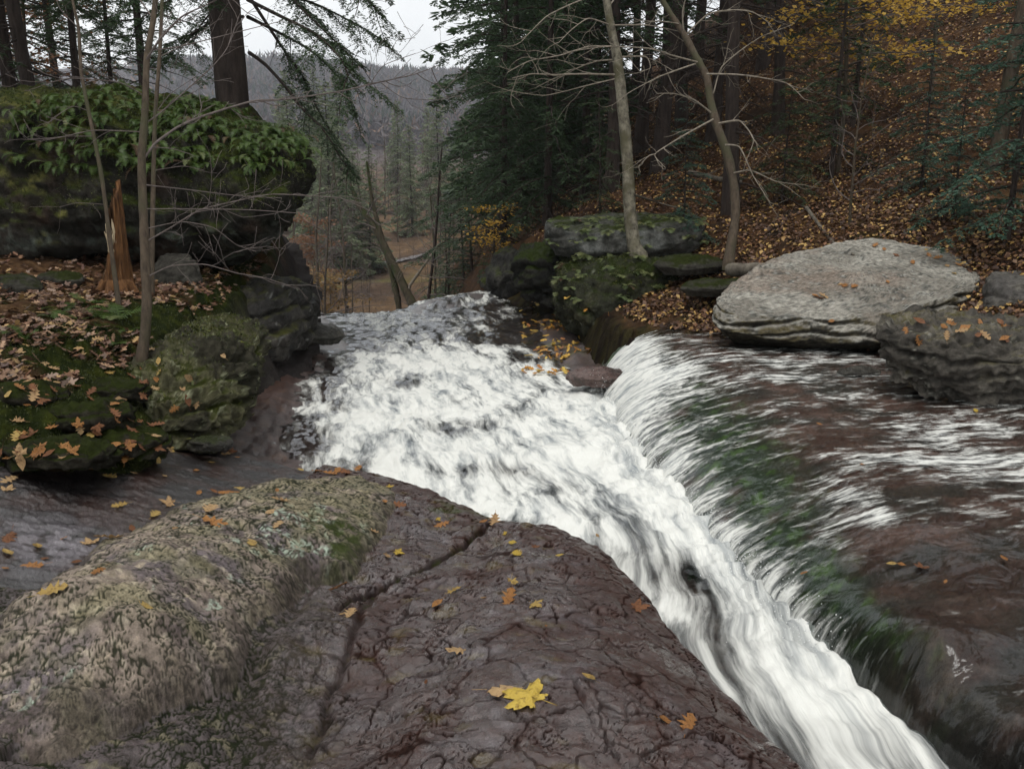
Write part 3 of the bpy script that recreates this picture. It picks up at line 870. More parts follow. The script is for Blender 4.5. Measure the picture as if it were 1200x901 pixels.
def disp_strata(a, s, b, bs, fine=.35):
    """lumps of size 1/s plus ledges of bedding running level"""
    def f(P, N, seed):
        q = P * s
        d = a * fbm3(q, 4, seed + 700, .55)
        zz = P[:, 2] * bs + 1.1 * fbm3(P * 1.1, 3, seed + 710)
        lay = np.abs(zz - np.floor(zz) - .5) * 2
        side = 1 - np.abs(N[:, 2])
        d = d - b * (1 - sstep(0, .45, lay)) * (side ** .7) * (.4 + .9 * np.abs(fbm3(P * 2.2, 2, seed + 720)))
        d = d + fine * a * fbm3(q * 5, 3, seed + 730)
        return d
    return f

def paint_rock(base, light, dark, lichen=None, lf=.3, moss=None, mf=0, rough=.7, under=None):
    def f(P, N, d, seed):
        n1 = fbm3(P * 2.2, 4, seed + 750); n2 = fbm3(P * 9, 4, seed + 751); n3 = fbm3(P * 26, 3, seed + 752)
        c = mixc(base, light, sstep(-.2, .45, n1 + .5 * n2))
        c = mixc(c, dark, sstep(.05, .5, n2 - .4 * n1 + .3 * n3) * .75)
        if lichen is not None:
            c = mixc(c, lichen, sstep(.5 - lf, .8 - lf, n2 + .5 * n3 + .3 * n1) * .85)
        if under is not None:
            c = mixc(c, under, sstep(.55, .0, N[:, 2] + .25 * n2) * .85)
        if moss is not None:
            c = mixc(c, moss, sstep(.55 - mf, .95 - mf, N[:, 2] * .7 + .5 * n1 + .25 * n2))
        return np.c_[c, np.full(len(P), rough) + .1 * n2]
    return f

# the broad flat boulder
def paint_flat(P, N, d, seed):
    n1 = fbm3(P * 2.0, 4, 760); n2 = fbm3(P * 8, 4, 761); n3 = fbm3(P * 30, 3, 762)
    c = mixc([.215, .200, .172], [.34, .325, .285], sstep(-.3, .45, n1 + .5 * n2))
    c = mixc(c, [.22, .165, .13], sstep(.1, .5, fbm3(P * 1.3 + 4, 3, 763)) * .6)
    c = mixc(c, [.06, .06, .055], sstep(.12, .42, n2 + .5 * n3 - .2 * n1) * .85)
    c = mixc(c, [.05, .05, .045], sstep(.2, .4, fbm3(P * 45, 2, 764)) * .6)
    c = mixc(c, [.44, .44, .40], sstep(.28, .6, n3 + .5 * n2) * .6)
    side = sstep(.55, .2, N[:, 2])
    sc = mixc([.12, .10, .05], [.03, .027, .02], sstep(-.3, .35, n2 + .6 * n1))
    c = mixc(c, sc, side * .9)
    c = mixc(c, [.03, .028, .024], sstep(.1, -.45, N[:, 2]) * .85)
    return np.c_[c, .74 + .1 * n2]
def disp_flat(P, N, seed):
    d = disp_strata(.035, 2.2, .10, 10)(P, N, 40) + .02 * fbm3(P * np.array([5, 5, 16]), 3, 774) * (1 - np.abs(N[:, 2])) - .010 * worms(P[:, 0], P[:, 1], 1.6, 775, .03) * sstep(.4, .7, N[:, 2])
    f1, ed, cid, _, _ = worley(P[:, 0] * 1.1 + .35 * fbm3(P * 2, 3, 770), P[:, 1] * .8 + .3 * fbm3(P * 2 + 7, 3, 771), 772)
    return d + (.012 * (cid - .5) - .016 * (1 - sstep(0, .03, ed))) * sstep(.5, .8, N[:, 2]) + .012 * fbm3(P * 16, 4, 773)
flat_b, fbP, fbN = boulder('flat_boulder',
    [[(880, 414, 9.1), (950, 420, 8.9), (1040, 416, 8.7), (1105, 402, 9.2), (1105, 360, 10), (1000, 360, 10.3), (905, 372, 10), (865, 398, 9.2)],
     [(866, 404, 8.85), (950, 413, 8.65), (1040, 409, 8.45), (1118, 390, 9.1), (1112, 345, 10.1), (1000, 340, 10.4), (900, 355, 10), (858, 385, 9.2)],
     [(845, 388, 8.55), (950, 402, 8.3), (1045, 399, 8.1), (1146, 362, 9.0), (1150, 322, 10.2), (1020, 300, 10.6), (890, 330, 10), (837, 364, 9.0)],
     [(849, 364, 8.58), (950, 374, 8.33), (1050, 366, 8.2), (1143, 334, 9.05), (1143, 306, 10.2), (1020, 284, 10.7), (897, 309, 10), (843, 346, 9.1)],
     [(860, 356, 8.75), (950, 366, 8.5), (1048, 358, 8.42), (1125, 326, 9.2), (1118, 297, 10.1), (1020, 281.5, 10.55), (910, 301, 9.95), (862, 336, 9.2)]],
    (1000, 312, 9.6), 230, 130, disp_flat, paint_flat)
tag(flat_b, 'broad pale grey flat-topped boulder tilted towards the stream with leaves on it', 'boulder')

ang_b, abP, abN = boulder('angular_boulder',
    [[(1050, 448, 6.75), (1100, 470, 6.6), (1200, 485, 6.4), (1330, 490, 6.4), (1340, 425, 7.4), (1200, 420, 7.6), (1095, 415, 7.6), (1055, 430, 7.2)],
     [(1046, 432, 6.7), (1100, 452, 6.5), (1200, 466, 6.3), (1340, 470, 6.3), (1350, 410, 7.5), (1200, 400, 7.7), (1085, 392, 7.6), (1045, 412, 7.2)],
     [(1037, 404, 6.65), (1105, 415, 6.42), (1200, 428, 6.2), (1340, 440, 6.2), (1350, 400, 7.5), (1200, 385, 7.7), (1080, 380, 7.6), (1040, 392, 7.2)],
     [(1038, 380, 6.72), (1108, 389, 6.5), (1200, 404, 6.3), (1340, 414, 6.3), (1350, 382, 7.5), (1200, 372, 7.7), (1090, 363, 7.6), (1044, 370, 7.2)]],
    (1180, 384, 7.0), 200, 110, disp_strata(.11, 3.0, .12, 6.5, .55),
    paint_rock([.075, .068, .058], [.17, .155, .13], [.016, .016, .014], [.28, .27, .23], .14, [.085, .075, .03], .05, .6), seed=3)
tag(ang_b, 'rugged dark grey boulder with orange leaves on its top beside the flat boulder', 'boulder')

dark_b, dbP, _ = boulder('dark_boulder',
    [[(1152, 366, 8.7), (1210, 376, 8.4), (1290, 372, 8.7), (1290, 345, 9.6), (1180, 345, 9.6)],
     [(1150, 348, 8.7), (1210, 356, 8.35), (1300, 352, 8.6), (1300, 330, 9.7), (1175, 328, 9.7)],
     [(1160, 326, 8.75), (1210, 332, 8.45), (1295, 334, 8.7), (1290, 316, 9.6), (1178, 315, 9.6)]],
    (1220, 318, 9.1), 90, 60, disp_strata(.05, 2.5, .05, 7), paint_rock([.08, .075, .07], [.15, .14, .12], [.025, .024, .022], rough=.6), seed=5)
tag(dark_b, 'dark block of stone wedged behind the flat boulder', 'boulder')

# low ledges of mossy rock that step down the bank
for k, (px, py, t, w, h, lab) in enumerate([
    (70, 540, 4.35, 70, 26, 'long low mossy ledge at the foot of the bank beside the dark wet rock'),
    (150, 528, 4.75, 48, 26, 'moss-topped ledge stone between the long ledge and the lichen rock'),
    (95, 492, 4.85, 60, 24, 'middle ledge of mossy rock stepping down the bank'),
    (25, 470, 4.9, 52, 22, 'ledge of rotten mossy rock half under leaves up the bank'),
    (130, 462, 5.3, 46, 18, 'upper mossy ledge just below the brown sapling')]):
    aa = np.linspace(0, 2 * math.pi, 9)[:-1] + .2 * k
    ring = lambda s_, dy: [(px + w * s_ * math.cos(a_) * (1 + .12 * math.sin(3 * a_ + k)), py + dy - .20 * h * s_ * math.sin(a_), t + .010 * w * s_ * math.sin(a_) * .55) for a_ in aa]
    o, _, _ = boulder('bank_ledge', [ring(.95, 8), ring(1.05, -h * .25), ring(1.0, -h * .6), ring(.78, -h * .9)], (px, py - h * .92, t + .05), 110, 56, disp_strata(.05, 3.4, .06, 11, .6),
                      paint_rock([.020, .018, .014], [.05, .045, .034], [.009, .010, .006], [.12, .12, .08], .02, [.020, .026, .006], .34, .75), seed=61 + k)
    tag(o, lab, 'rock')

# the overhanging boulder with ferns
def paint_over(P, N, d, seed):
    n1 = fbm3(P * 1.6, 4, 780); n2 = fbm3(P * 6, 4, 781); n3 = fbm3(P * 20, 3, 782)
    c = mixc([.018, .017, .014], [.044, .040, .034], sstep(-.2, .45, n1 + .5 * n2))
    c = mixc(c, [.05, .032, .024], sstep(.2, .5, fbm3(P * 1.2 + 3, 3, 783)) * .6)
    c = mixc(c, [.009, .010, .006], sstep(0, .5, n2 - .3 * n1) * .7)
    low = sstep(1.35, .75, P[:, 2])
    c = mixc(c, [.10, .115, .10], low * sstep(.12, .5, n2 + .6 * n1) * .75)
    c = mixc(c, [.040, .048, .012], sstep(.0, .5, n1 + .4 * n2) * sstep(-3.6, -2.4, P[:, 0]) * .8)
    c = mixc(c, [.35, .37, .34], sstep(-2.75, -2.35, P[:, 0]) * sstep(1.0, .7, P[:, 2]) * sstep(.0, .35, n2 + .3) * .7)
    top = sstep(.3, .75, N[:, 2] + .25 * n2)
    c = mixc(c, mixc([.028, .036, .008], [.11, .105, .035], sstep(-.1, .5, n2) * sstep(-3.8, -4.6, P[:, 0])), top)
    return np.c_[c, .75 + .1 * n2]
over_b, obP, obN = boulder('overhanging_boulder',
    [[(255, 306, 10.2), (200, 322, 10.4), (110, 326, 10.4), (-30, 330, 10.0), (-300, 338, 9.7), (-300, 300, 13), (0, 300, 13), (220, 285, 13), (285, 290, 11.5)],
     [(288, 297, 9.6), (212, 310, 9.6), (110, 319, 9.7), (-30, 322, 9.5), (-310, 322, 9.4), (-310, 290, 13.2), (0, 290, 13.2), (240, 276, 13), (297, 278, 11.2)],
     [(313, 274, 9.05), (225, 285, 8.9), (110, 290, 8.9), (-30, 292, 8.8), (-320, 300, 9.3), (-330, 275, 13.5), (0, 270, 13.5), (260, 262, 13), (335, 262, 10.8)],
     [(337, 235, 8.95), (230, 240, 8.75), (110, 245, 8.7), (-30, 240, 8.75), (-330, 245, 9.2), (-330, 205, 13.5), (0, 205, 13.5), (280, 210, 12.8), (348, 222, 10.6)],
     [(346, 190, 9.05), (232, 180, 8.8), (110, 168, 8.75), (-30, 165, 8.7), (-330, 165, 9.2), (-330, 150, 13.5), (0, 150, 13.5), (280, 155, 12.6), (351, 184, 10.7)],
     [(328, 158, 9.3), (225, 140, 9.1), (110, 126, 9.05), (-30, 128, 9.0), (-320, 130, 9.5), (-300, 112, 13.2), (0, 110, 13), (260, 122, 12.2), (335, 152, 10.8)]],
    (120, 106, 11), 260, 150, disp_strata(.20, 1.1, .07, 2.6, .45), paint_over, seed=7)
tag(over_b, 'huge dark overhanging boulder with ferns and moss on top', 'boulder')

lich_paint = paint_rock([.045, .042, .030], [.13, .125, .07], [.014, .016, .009], [.33, .34, .22], .24, [.034, .040, .009], .12, .75)
lich_b, lbP, lbN = boulder('lichen_rock',
    [[(125, 530, 5.4), (180, 545, 5.4), (255, 528, 5.7), (290, 490, 6.5), (300, 440, 7.4), (280, 400, 7.9), (180, 410, 7.3), (110, 450, 6.2)],
     [(135, 496, 5.45), (185, 508, 5.35), (260, 490, 5.65), (298, 455, 6.45), (308, 410, 7.3), (280, 385, 7.9), (180, 400, 7.3), (125, 440, 6.2)],
     [(146, 462, 5.55), (192, 466, 5.45), (262, 446, 5.75), (305, 420, 6.5), (308, 390, 7.3), (275, 378, 7.9), (182, 392, 7.3), (135, 428, 6.2)],
     [(160, 428, 5.7), (200, 420, 5.65), (255, 402, 6.0), (297, 391, 6.6), (298, 376, 7.3), (268, 372, 7.9), (188, 388, 7.3), (145, 418, 6.2)]],
    (225, 382, 6.8), 260, 140, disp_strata(.11, 2.8, .14, 7.0, .55), lich_paint, seed=11)
tag(lich_b, 'lumpy rock crusted with yellow-green lichen and moss at the stream edge', 'rock')

shelf_b, sbP, _ = boulder('shelf_rock',
    [[(255, 420, 9.0), (330, 418, 9.6), (362, 408, 10.6), (366, 388, 12), (330, 360, 12.7), (250, 360, 11.5), (215, 385, 9.5)],
     [(262, 400, 8.9), (338, 394, 9.45), (367, 380, 10.4), (370, 362, 11.6), (330, 345, 12.5), (245, 345, 11.3), (215, 365, 9.5)],
     [(268, 366, 9.0), (330, 356, 9.4), (366, 348, 10.4), (364, 344, 11.5), (320, 335, 12.5), (245, 335, 11.3), (225, 350, 9.6)],
     [(276, 336, 9.4), (318, 326, 9.7), (350, 332, 10.5), (350, 334, 11.4), (310, 325, 12.3), (250, 328, 11.3), (240, 335, 9.9)]],
    (300, 322, 10.6), 170, 100, disp_strata(.12, 1.7, .15, 4.5, .4),
    paint_rock([.032, .030, .028], [.075, .068, .06], [.016, .016, .012], [.30, .30, .28], .12, [.06, .062, .016], .12, .55), seed=13)
tag(shelf_b, 'dark wet rock with white lichen carrying the overhanging boulder above the water', 'rock')

OUT_PAINT = paint_rock([.075, .075, .068], [.16, .165, .155], [.025, .026, .022], [.27, .29, .27], .1, [.026, .034, .008], .12, .75)
cap_b, cbP, cbN = boulder('capstone',
    [[(655, 300, 12.7), (725, 306, 12.3), (812, 294, 12.7), (812, 280, 13.8), (740, 280, 14.2), (655, 282, 13.8)],
     [(648, 288, 12.6), (722, 294, 12.15), (818, 284, 12.55), (818, 268, 13.9), (740, 266, 14.3), (648, 270, 13.9)],
     [(646, 266, 12.6), (720, 271, 12.2), (816, 260, 12.6), (813, 252, 13.8), (740, 250, 14.2), (650, 255, 13.8)]],
    (730, 255, 13.2), 150, 70, disp_strata(.07, 2, .06, 4), OUT_PAINT, seed=17)
tag(cap_b, 'grey slab of rock topped with green ferns beneath the birch', 'rock')
moss_b, mbP, mbN = boulder('mossy_rock',
    [[(690, 402, 11.7), (742, 394, 11.4), (785, 360, 11.9), (772, 340, 13), (690, 345, 13.3), (655, 372, 12.6)],
     [(672, 368, 11.55), (736, 362, 11.15), (790, 338, 11.7), (778, 320, 13), (690, 322, 13.3), (650, 345, 12.6)],
     [(670, 330, 11.6), (735, 322, 11.25), (788, 318, 11.8), (776, 308, 13), (690, 306, 13.3), (655, 318, 12.6)],
     [(692, 304, 12.1), (735, 301, 11.8), (772, 308, 12.1), (768, 300, 13), (692, 298, 13.3), (668, 303, 12.8)]],
    (725, 298, 12.5), 150, 90, disp_strata(.16, 1.6, .1, 3.5, .4), paint_rock([.035, .036, .026], [.08, .078, .05], [.016, .018, .01], [.24, .25, .2], .08, [.020, .028, .007], .30, .8), seed=19)
tag(moss_b, 'bulging mossy rock covered in ferns at the foot of the birch', 'rock')
blk_b, kbP, _ = boulder('dark_rock',
    [[(618, 352, 13.8), (650, 362, 13.4), (672, 352, 13.7), (668, 330, 15), (620, 330, 15.2)],
     [(608, 332, 13.8), (648, 338, 13.25), (672, 332, 13.6), (668, 310, 15), (612, 312, 15.2)],
     [(605, 306, 13.8), (645, 306, 13.3), (664, 303, 13.6), (662, 288, 15), (612, 290, 15.2)]],
    (635, 286, 14.2), 110, 70, disp_strata(.16, 1.7, .14, 3.2, .4), paint_rock([.022, .022, .020], [.05, .048, .042], [.012, .012, .01], None, 0, [.024, .034, .008], .3, .7), seed=23)
tag(blk_b, 'black rock with a moss cap and a dark hollow under it', 'rock')
for k, (rg, ce, lab) in enumerate([
    ([[(574, 345, 16.6), (598, 352, 16.2), (618, 346, 16.4), (612, 330, 17.6), (580, 328, 17.6)], [(570, 325, 16.6), (597, 328, 16.0), (620, 324, 16.3), (612, 308, 17.6), (578, 308, 17.6)], [(580, 300, 16.8), (598, 298, 16.4), (612, 298, 16.6), (606, 290, 17.5), (584, 292, 17.5)]], (596, 289, 17), 'dark boulder at the brink of the falls under the trees'),
    ([[(564, 340, 17.3), (580, 343, 17.1), (594, 341, 17.2), (590, 332, 17.9), (568, 332, 17.9)], [(563, 331, 17.3), (580, 332, 17.0), (596, 331, 17.2), (590, 324, 18), (568, 324, 18)]], (580, 323, 17.5), 'low dark stone at the foot of the brink boulder')]):
    o, _, _ = boulder('brink_boulder', rg, ce, 80, 50, disp_strata(.13, 1.6, .12, 3, .4), paint_rock([.028, .027, .025], [.06, .057, .05], [.012, .012, .011], None, 0, [.04, .05, .012], .1, .65), seed=29 + k)
    tag(o, lab, 'boulder')
for k, (px, py, t, w, h, lab, nm) in enumerate([
    (18, 345, 7.6, 34, 22, 'flat mossy stone lying among leaves near the overhanging boulder', 'mossy_stone'),
    (70, 331, 8.2, 26, 13, 'small mossy stone tucked under the overhanging boulder', 'mossy_stone'),
    (206, 342, 8.8, 30, 44, 'rounded dark stone propping the overhanging boulder', 'prop_stone'),
    (706, 448, 9.0, 40, 17, 'wet reddish stone at the foot of the small fall', 'wet_stone'),
    (368, 398, 11.3, 34, 18, 'dark wet rock washed by the stream below the shelf rock', 'wet_stone'),
    (245, 524, 5.3, 26, 14, 'small moss-green stone at the edge of the dark wet rock', 'mossy_stone'),
    (880, 398, 9.6, 26, 14, 'half buried brown stone beside the flat boulder', 'buried_stone'),
    (808, 316, 11.4, 40, 16, 'low mossy ledge stone between the birch and the leaning tree', 'ledge_stone'),
    (842, 342, 10.3, 42, 15, 'mossy stone among orange leaves behind the flat boulder', 'ledge_stone'),
    (1005, 440, 7.6, 26, 9, 'dark wet stone caught between the two pale boulders', 'wet_stone')]):
    ring = lambda s, dy: [(px + w * s * math.cos(a), py + dy - .18 * h * s * math.sin(a), t + .9 * w * t / 1000 * s * math.sin(a)) for a in np.linspace(0, 2 * math.pi, 9)[:-1] + .3 * k]
    mossy = 'moss' in lab
    red = 'reddish' in lab
    o, _, _ = boulder(nm, [ring(.85, 4), ring(1.05, -h * .3), ring(.95, -h * .65), ring(.6, -h * .95)], (px, py - h, t + .0), 70, 40, disp_strata(.045, 3, .03, 8, .4),
                      paint_rock([.09, .055, .048] if red else [.045, .042, .036], [.15, .11, .10] if red else [.10, .095, .08], [.02, .02, .016], None, 0, [.022, .028, .007] if mossy else None, .25, .3 if 'wet' in lab else .75), seed=37 + k)
    tag(o, lab, 'stone')
# ================================================================== plant materials
def bark_material(name, c0, c1, scale=9.0, stretch=.25, bump=.03, spots=None):
    m, n, l, b = nodes(name)
    tcn = n.new('ShaderNodeTexCoord')
    mp = n.new('ShaderNodeMapping'); mp.inputs['Scale'].default_value = (1, 1, stretch)
    l.new(tcn.outputs['Object'], mp.inputs['Vector'])
    t = noise_node(n, l, scale, 6, .7, mp.outputs['Vector'])
    r = n.new('ShaderNodeValToRGB')
    r.color_ramp.elements[0].position = .32; r.color_ramp.elements[0].color = (*c0, 1)
    r.color_ramp.elements[1].position = .66; r.color_ramp.elements[1].color = (*c1, 1)
    l.new(t.outputs['Fac'], r.inputs['Fac'])
    colr = r.outputs['Color']
    if spots:
        t2 = noise_node(n, l, 3.2, 3, .5, tcn.outputs['Object'])
        mk = n.new('ShaderNodeMixRGB')
        l.new(maprange(n, l, t2.outputs['Fac'], .48, .62, 0, 1), mk.inputs['Fac'])
        l.new(colr, mk.inputs['Color1']); mk.inputs['Color2'].default_value = (*spots, 1)
        colr = mk.outputs['Color']
    l.new(colr, b.inputs['Base Color'])
    b.inputs['Roughness'].default_value = .85
    b.inputs['Specular IOR Level'].default_value = .2
    bp = n.new('ShaderNodeBump'); bp.inputs['Distance'].default_value = bump
    l.new(t.outputs['Fac'], bp.inputs['Height']); l.new(bp.outputs['Normal'], b.inputs['Normal'])
    return m

bark_material('hemlock_bark', (.020, .015, .013), (.062, .046, .038), 14, .18, .05)
bark_material('moss_bark', (.024, .020, .014), (.075, .062, .04), 12, .25, .03, (.028, .036, .010))
bark_material('sapling_bark', (.040, .030, .022), (.105, .080, .056), 30, .3, .012, (.060, .056, .032))
bark_material('birch_bark', (.035, .030, .022), (.22, .20, .15), 13, .8, .015, (.075, .068, .040))
bark_material('pale_twig', (.12, .10, .075), (.27, .235, .19), 20, .4, .004)
bark_material('grey_twig', (.075, .060, .054), (.155, .13, .12), 20, .4, .004)
bark_material('dead_wood', (.045, .020, .010), (.24, .115, .045), 26, .10, .06)
bark_material('pale_wood', (.36, .27, .16), (.55, .46, .32), 16, .10, .03)
bark_material('dead_log', (.06, .05, .04), (.17, .15, .12), 10, .3, .03)

def leaf_material(name, c0, c1, rough=.6, trans=.25, spots=False):
    """thin leaves: colour varies with the mesh (Col) and from object to object"""
    m, n, l, b = nodes(name)
    oi = n.new('ShaderNodeObjectInfo')
    tcn = n.new('ShaderNodeTexCoord')
    t = noise_node(n, l, 3.0, 4, .6, tcn.outputs['Object'])
    f = mathn(n, l, 'ADD', mathn(n, l, 'MULTIPLY', oi.outputs['Random'], .5), mathn(n, l, 'MULTIPLY', t.outputs['Fac'], .5))
    mk = n.new('ShaderNodeMixRGB')
    l.new(f, mk.inputs['Fac'])
    mk.inputs['Color1'].default_value = (*c0, 1); mk.inputs['Color2'].default_value = (*c1, 1)
    if spots:
        t2 = noise_node(n, l, 7.0, 5, .65, tcn.outputs['Object'])
        mk2 = n.new('ShaderNodeMixRGB')
        l.new(maprange(n, l, t2.outputs['Fac'], .50, .66, 0, .85), mk2.inputs['Fac'])
        l.new(mk.outputs['Color'], mk2.inputs['Color1']); mk2.inputs['Color2'].default_value = (c0[0] * .32, c0[1] * .26, c0[2] * .3, 1)
        bpn = n.new('ShaderNodeBump'); bpn.inputs['Distance'].default_value = .012
        l.new(t2.outputs['Fac'], bpn.inputs['Height']); l.new(bpn.outputs['Normal'], b.inputs['Normal'])
        mk = mk2
    l.new(mk.outputs['Color'], b.inputs['Base Color'])
    b.inputs['Roughness'].default_value = rough
    b.inputs['Specular IOR Level'].default_value = .35
    if trans:
        out = n['Material Output']
        tl = n.new('ShaderNodeBsdfTranslucent'); l.new(mk.outputs['Color'], tl.inputs['Color'])
        ms = n.new('ShaderNodeMixShader'); ms.inputs['Fac'].default_value = trans
        l.new(b.outputs[0], ms.inputs[1]); l.new(tl.outputs[0], ms.inputs[2])
        l.new(ms.outputs[0], out.inputs['Surface'])
    return m

leaf_material('hemlock_needles', (.034, .062, .030), (.070, .108, .048), .55, .35)
leaf_material('young_needles', (.040, .090, .066), (.070, .13, .085), .5, .3)
leaf_material('hazed_needles', (.14, .18, .11), (.21, .24, .14), .6, .35)  # valley haze painted into the colour, paler than the needles themselves
leaf_material('fern_green', (.028, .062, .010), (.085, .13, .022), .45, .3)
leaf_material('polypody_green', (.014, .036, .018), (.048, .078, .042), .42, .25)
leaf_material('fern_pale', (.08, .13, .05), (.19, .19, .07), .45, .3)
leaf_material('yellow_leaf', (.36, .23, .06), (.48, .34, .11), .45, .15, spots=True)
leaf_material('bright_yellow_leaf', (.46, .31, .04), (.58, .42, .08), .42, .15, spots=True)
leaf_material('tan_leaf', (.34, .20, .09), (.50, .34, .17), .5, .15, spots=True)
leaf_material('orange_leaf', (.26, .11, .03), (.42, .20, .06), .45, .15, spots=True)
leaf_material('brown_leaf', (.14, .055, .022), (.26, .11, .045), .5, .2, spots=True)
leaf_material('crown_yellow', (.42, .25, .04), (.62, .40, .07), .55, .4)
leaf_material('crown_orange', (.16, .075, .035), (.25, .12, .055), .55, .4)
leaf_material('crown_muted', (.24, .15, .05), (.34, .22, .08), .55, .4)

m, n, l, b = nodes('litter')
at = n.new('ShaderNodeAttribute'); at.attribute_name = 'Col'
l.new(at.outputs['Color'], b.inputs['Base Color'])
b.inputs['Roughness'].default_value = .55
b.inputs['Specular IOR Level'].default_value = .35

# ================================================================== plant geometry
class Acc:
    def __init__(s):
        s.V, s.Q, s.T, s.C, s.n = [], [], [], [], 0
    def add(s, V, Q=None, T=None, C=None):
        if Q is not None: s.Q.append(np.asarray(Q) + s.n)
        if T is not None: s.T.append(np.asarray(T) + s.n)
        s.V.append(np.asarray(V, float)); s.n += len(V)
        if C is not None: s.C.append(C)
    def mesh(s, name, smooth=True):
        F = []
        if s.Q: F.append(np.vstack(s.Q))
        if s.T: F.append(np.vstack(s.T))
        return np_mesh(name, np.vstack(s.V), F, smooth, np.vstack(s.C) if s.C else None)

def tube(acc, P, R, sides=6, cap=True):
    P = np.asarray(P, float); R = np.asarray(R, float)
    k = len(P)
    T = np.gradient(P, axis=0)
    T /= np.maximum(np.linalg.norm(T, axis=1, keepdims=True), 1e-9)
    ref = np.array([0, 0, 1.0]) if abs(T[:, 2]).mean() < .8 else np.array([1.0, 0, 0])
    A = np.cross(T, ref); A /= np.maximum(np.linalg.norm(A, axis=1, keepdims=True), 1e-9)
    B = np.cross(T, A)
    a = np.linspace(0, 2 * math.pi, sides, endpoint=False)
    V = P[:, None] + R[:, None, None] * (np.cos(a)[None, :, None] * A[:, None] + np.sin(a)[None, :, None] * B[:, None])
    V = V.reshape(-1, 3)
    Q = grid_faces(k, sides, True)
    Tt = None
    if cap:
        V = np.vstack([V, P[-1] + T[-1] * R[-1]])
        i = np.arange(sides)
        Tt = np.stack([(k - 1) * sides + i, (k - 1) * sides + (i + 1) % sides, np.full(sides, k * sides)], -1)
    acc.add(V, Q, Tt)

def smooth_path(P, n):
    return catmull(np.asarray(P, float), n, False)

def twig_path(start, d, length, rng, n=5, wig=.18, lift=0.0):
    p = np.array(start, float); d = np.array(d, float); d /= np.linalg.norm(d)
    out = [p.copy()]
    for i in range(n):
        d = d + rng.normal(0, wig, 3) + np.array([0, 0, lift])
        d /= np.linalg.norm(d)
        p = p + d * length / n
        out.append(p.copy())
    return np.array(out), d

def bare_branch(acc, start, d, length, r, depth, rng, lift=.06, wig=.2, kids=(3, 5), spread=.8):
    n = 6 if depth > 0 else 4
    P, _ = twig_path(start, d, length, rng, n, wig, lift)
    R = np.linspace(r, max(r * .3, .002), len(P))
    tube(acc, P, R, 5 if r > .015 else 3)
    if depth <= 0:
        return
    for k in range(rng.integers(*kids)):
        i = rng.integers(1, len(P))
        t = P[i] - P[i - 1]; t /= np.linalg.norm(t)
        side = rng.normal(0, 1, 3); side -= t * side.dot(t); side /= np.linalg.norm(side)
        bare_branch(acc, P[i], t * (1 - .45 * spread) + side * spread, length * rng.uniform(.35, .62), R[i] * .6, depth - 1, rng, lift, wig, kids, spread)

def bare_tree_meshes(name, H, r, seed, nb=14, start=.3, depth=2, lean=.03, tw_lift=.05, blen=.3, down=0.0):
    rng = np.random.default_rng(seed)
    P, _ = twig_path((0, 0, -.3), (rng.normal(0, lean), rng.normal(0, lean), 1), H, rng, 12, .035, .03)
    R = np.linspace(r, r * .18, len(P)); R[0] *= 1.35
    a = Acc(); tube(a, smooth_path(P, 26), np.interp(np.linspace(0, 1, 26), np.linspace(0, 1, len(R)), R), 8)
    c = Acc()
    for k in range(nb):
        h = start + (1 - start) * (k + rng.uniform(0, .8)) / nb
        i = h * (len(P) - 1); j = int(min(i, len(P) - 2)); f = i - j
        p = P[j] * (1 - f) + P[j + 1] * f
        an = rng.uniform(0, 2 * math.pi)
        bare_branch(c, p, (math.cos(an), math.sin(an), .55 - down), H * blen * (1.15 - .7 * h) * rng.uniform(.6, 1.2), r * (1.05 - h) * .42 + .004, depth, rng, tw_lift)
    return a.mesh(name + '_trunk'), c.mesh(name + '_crown')

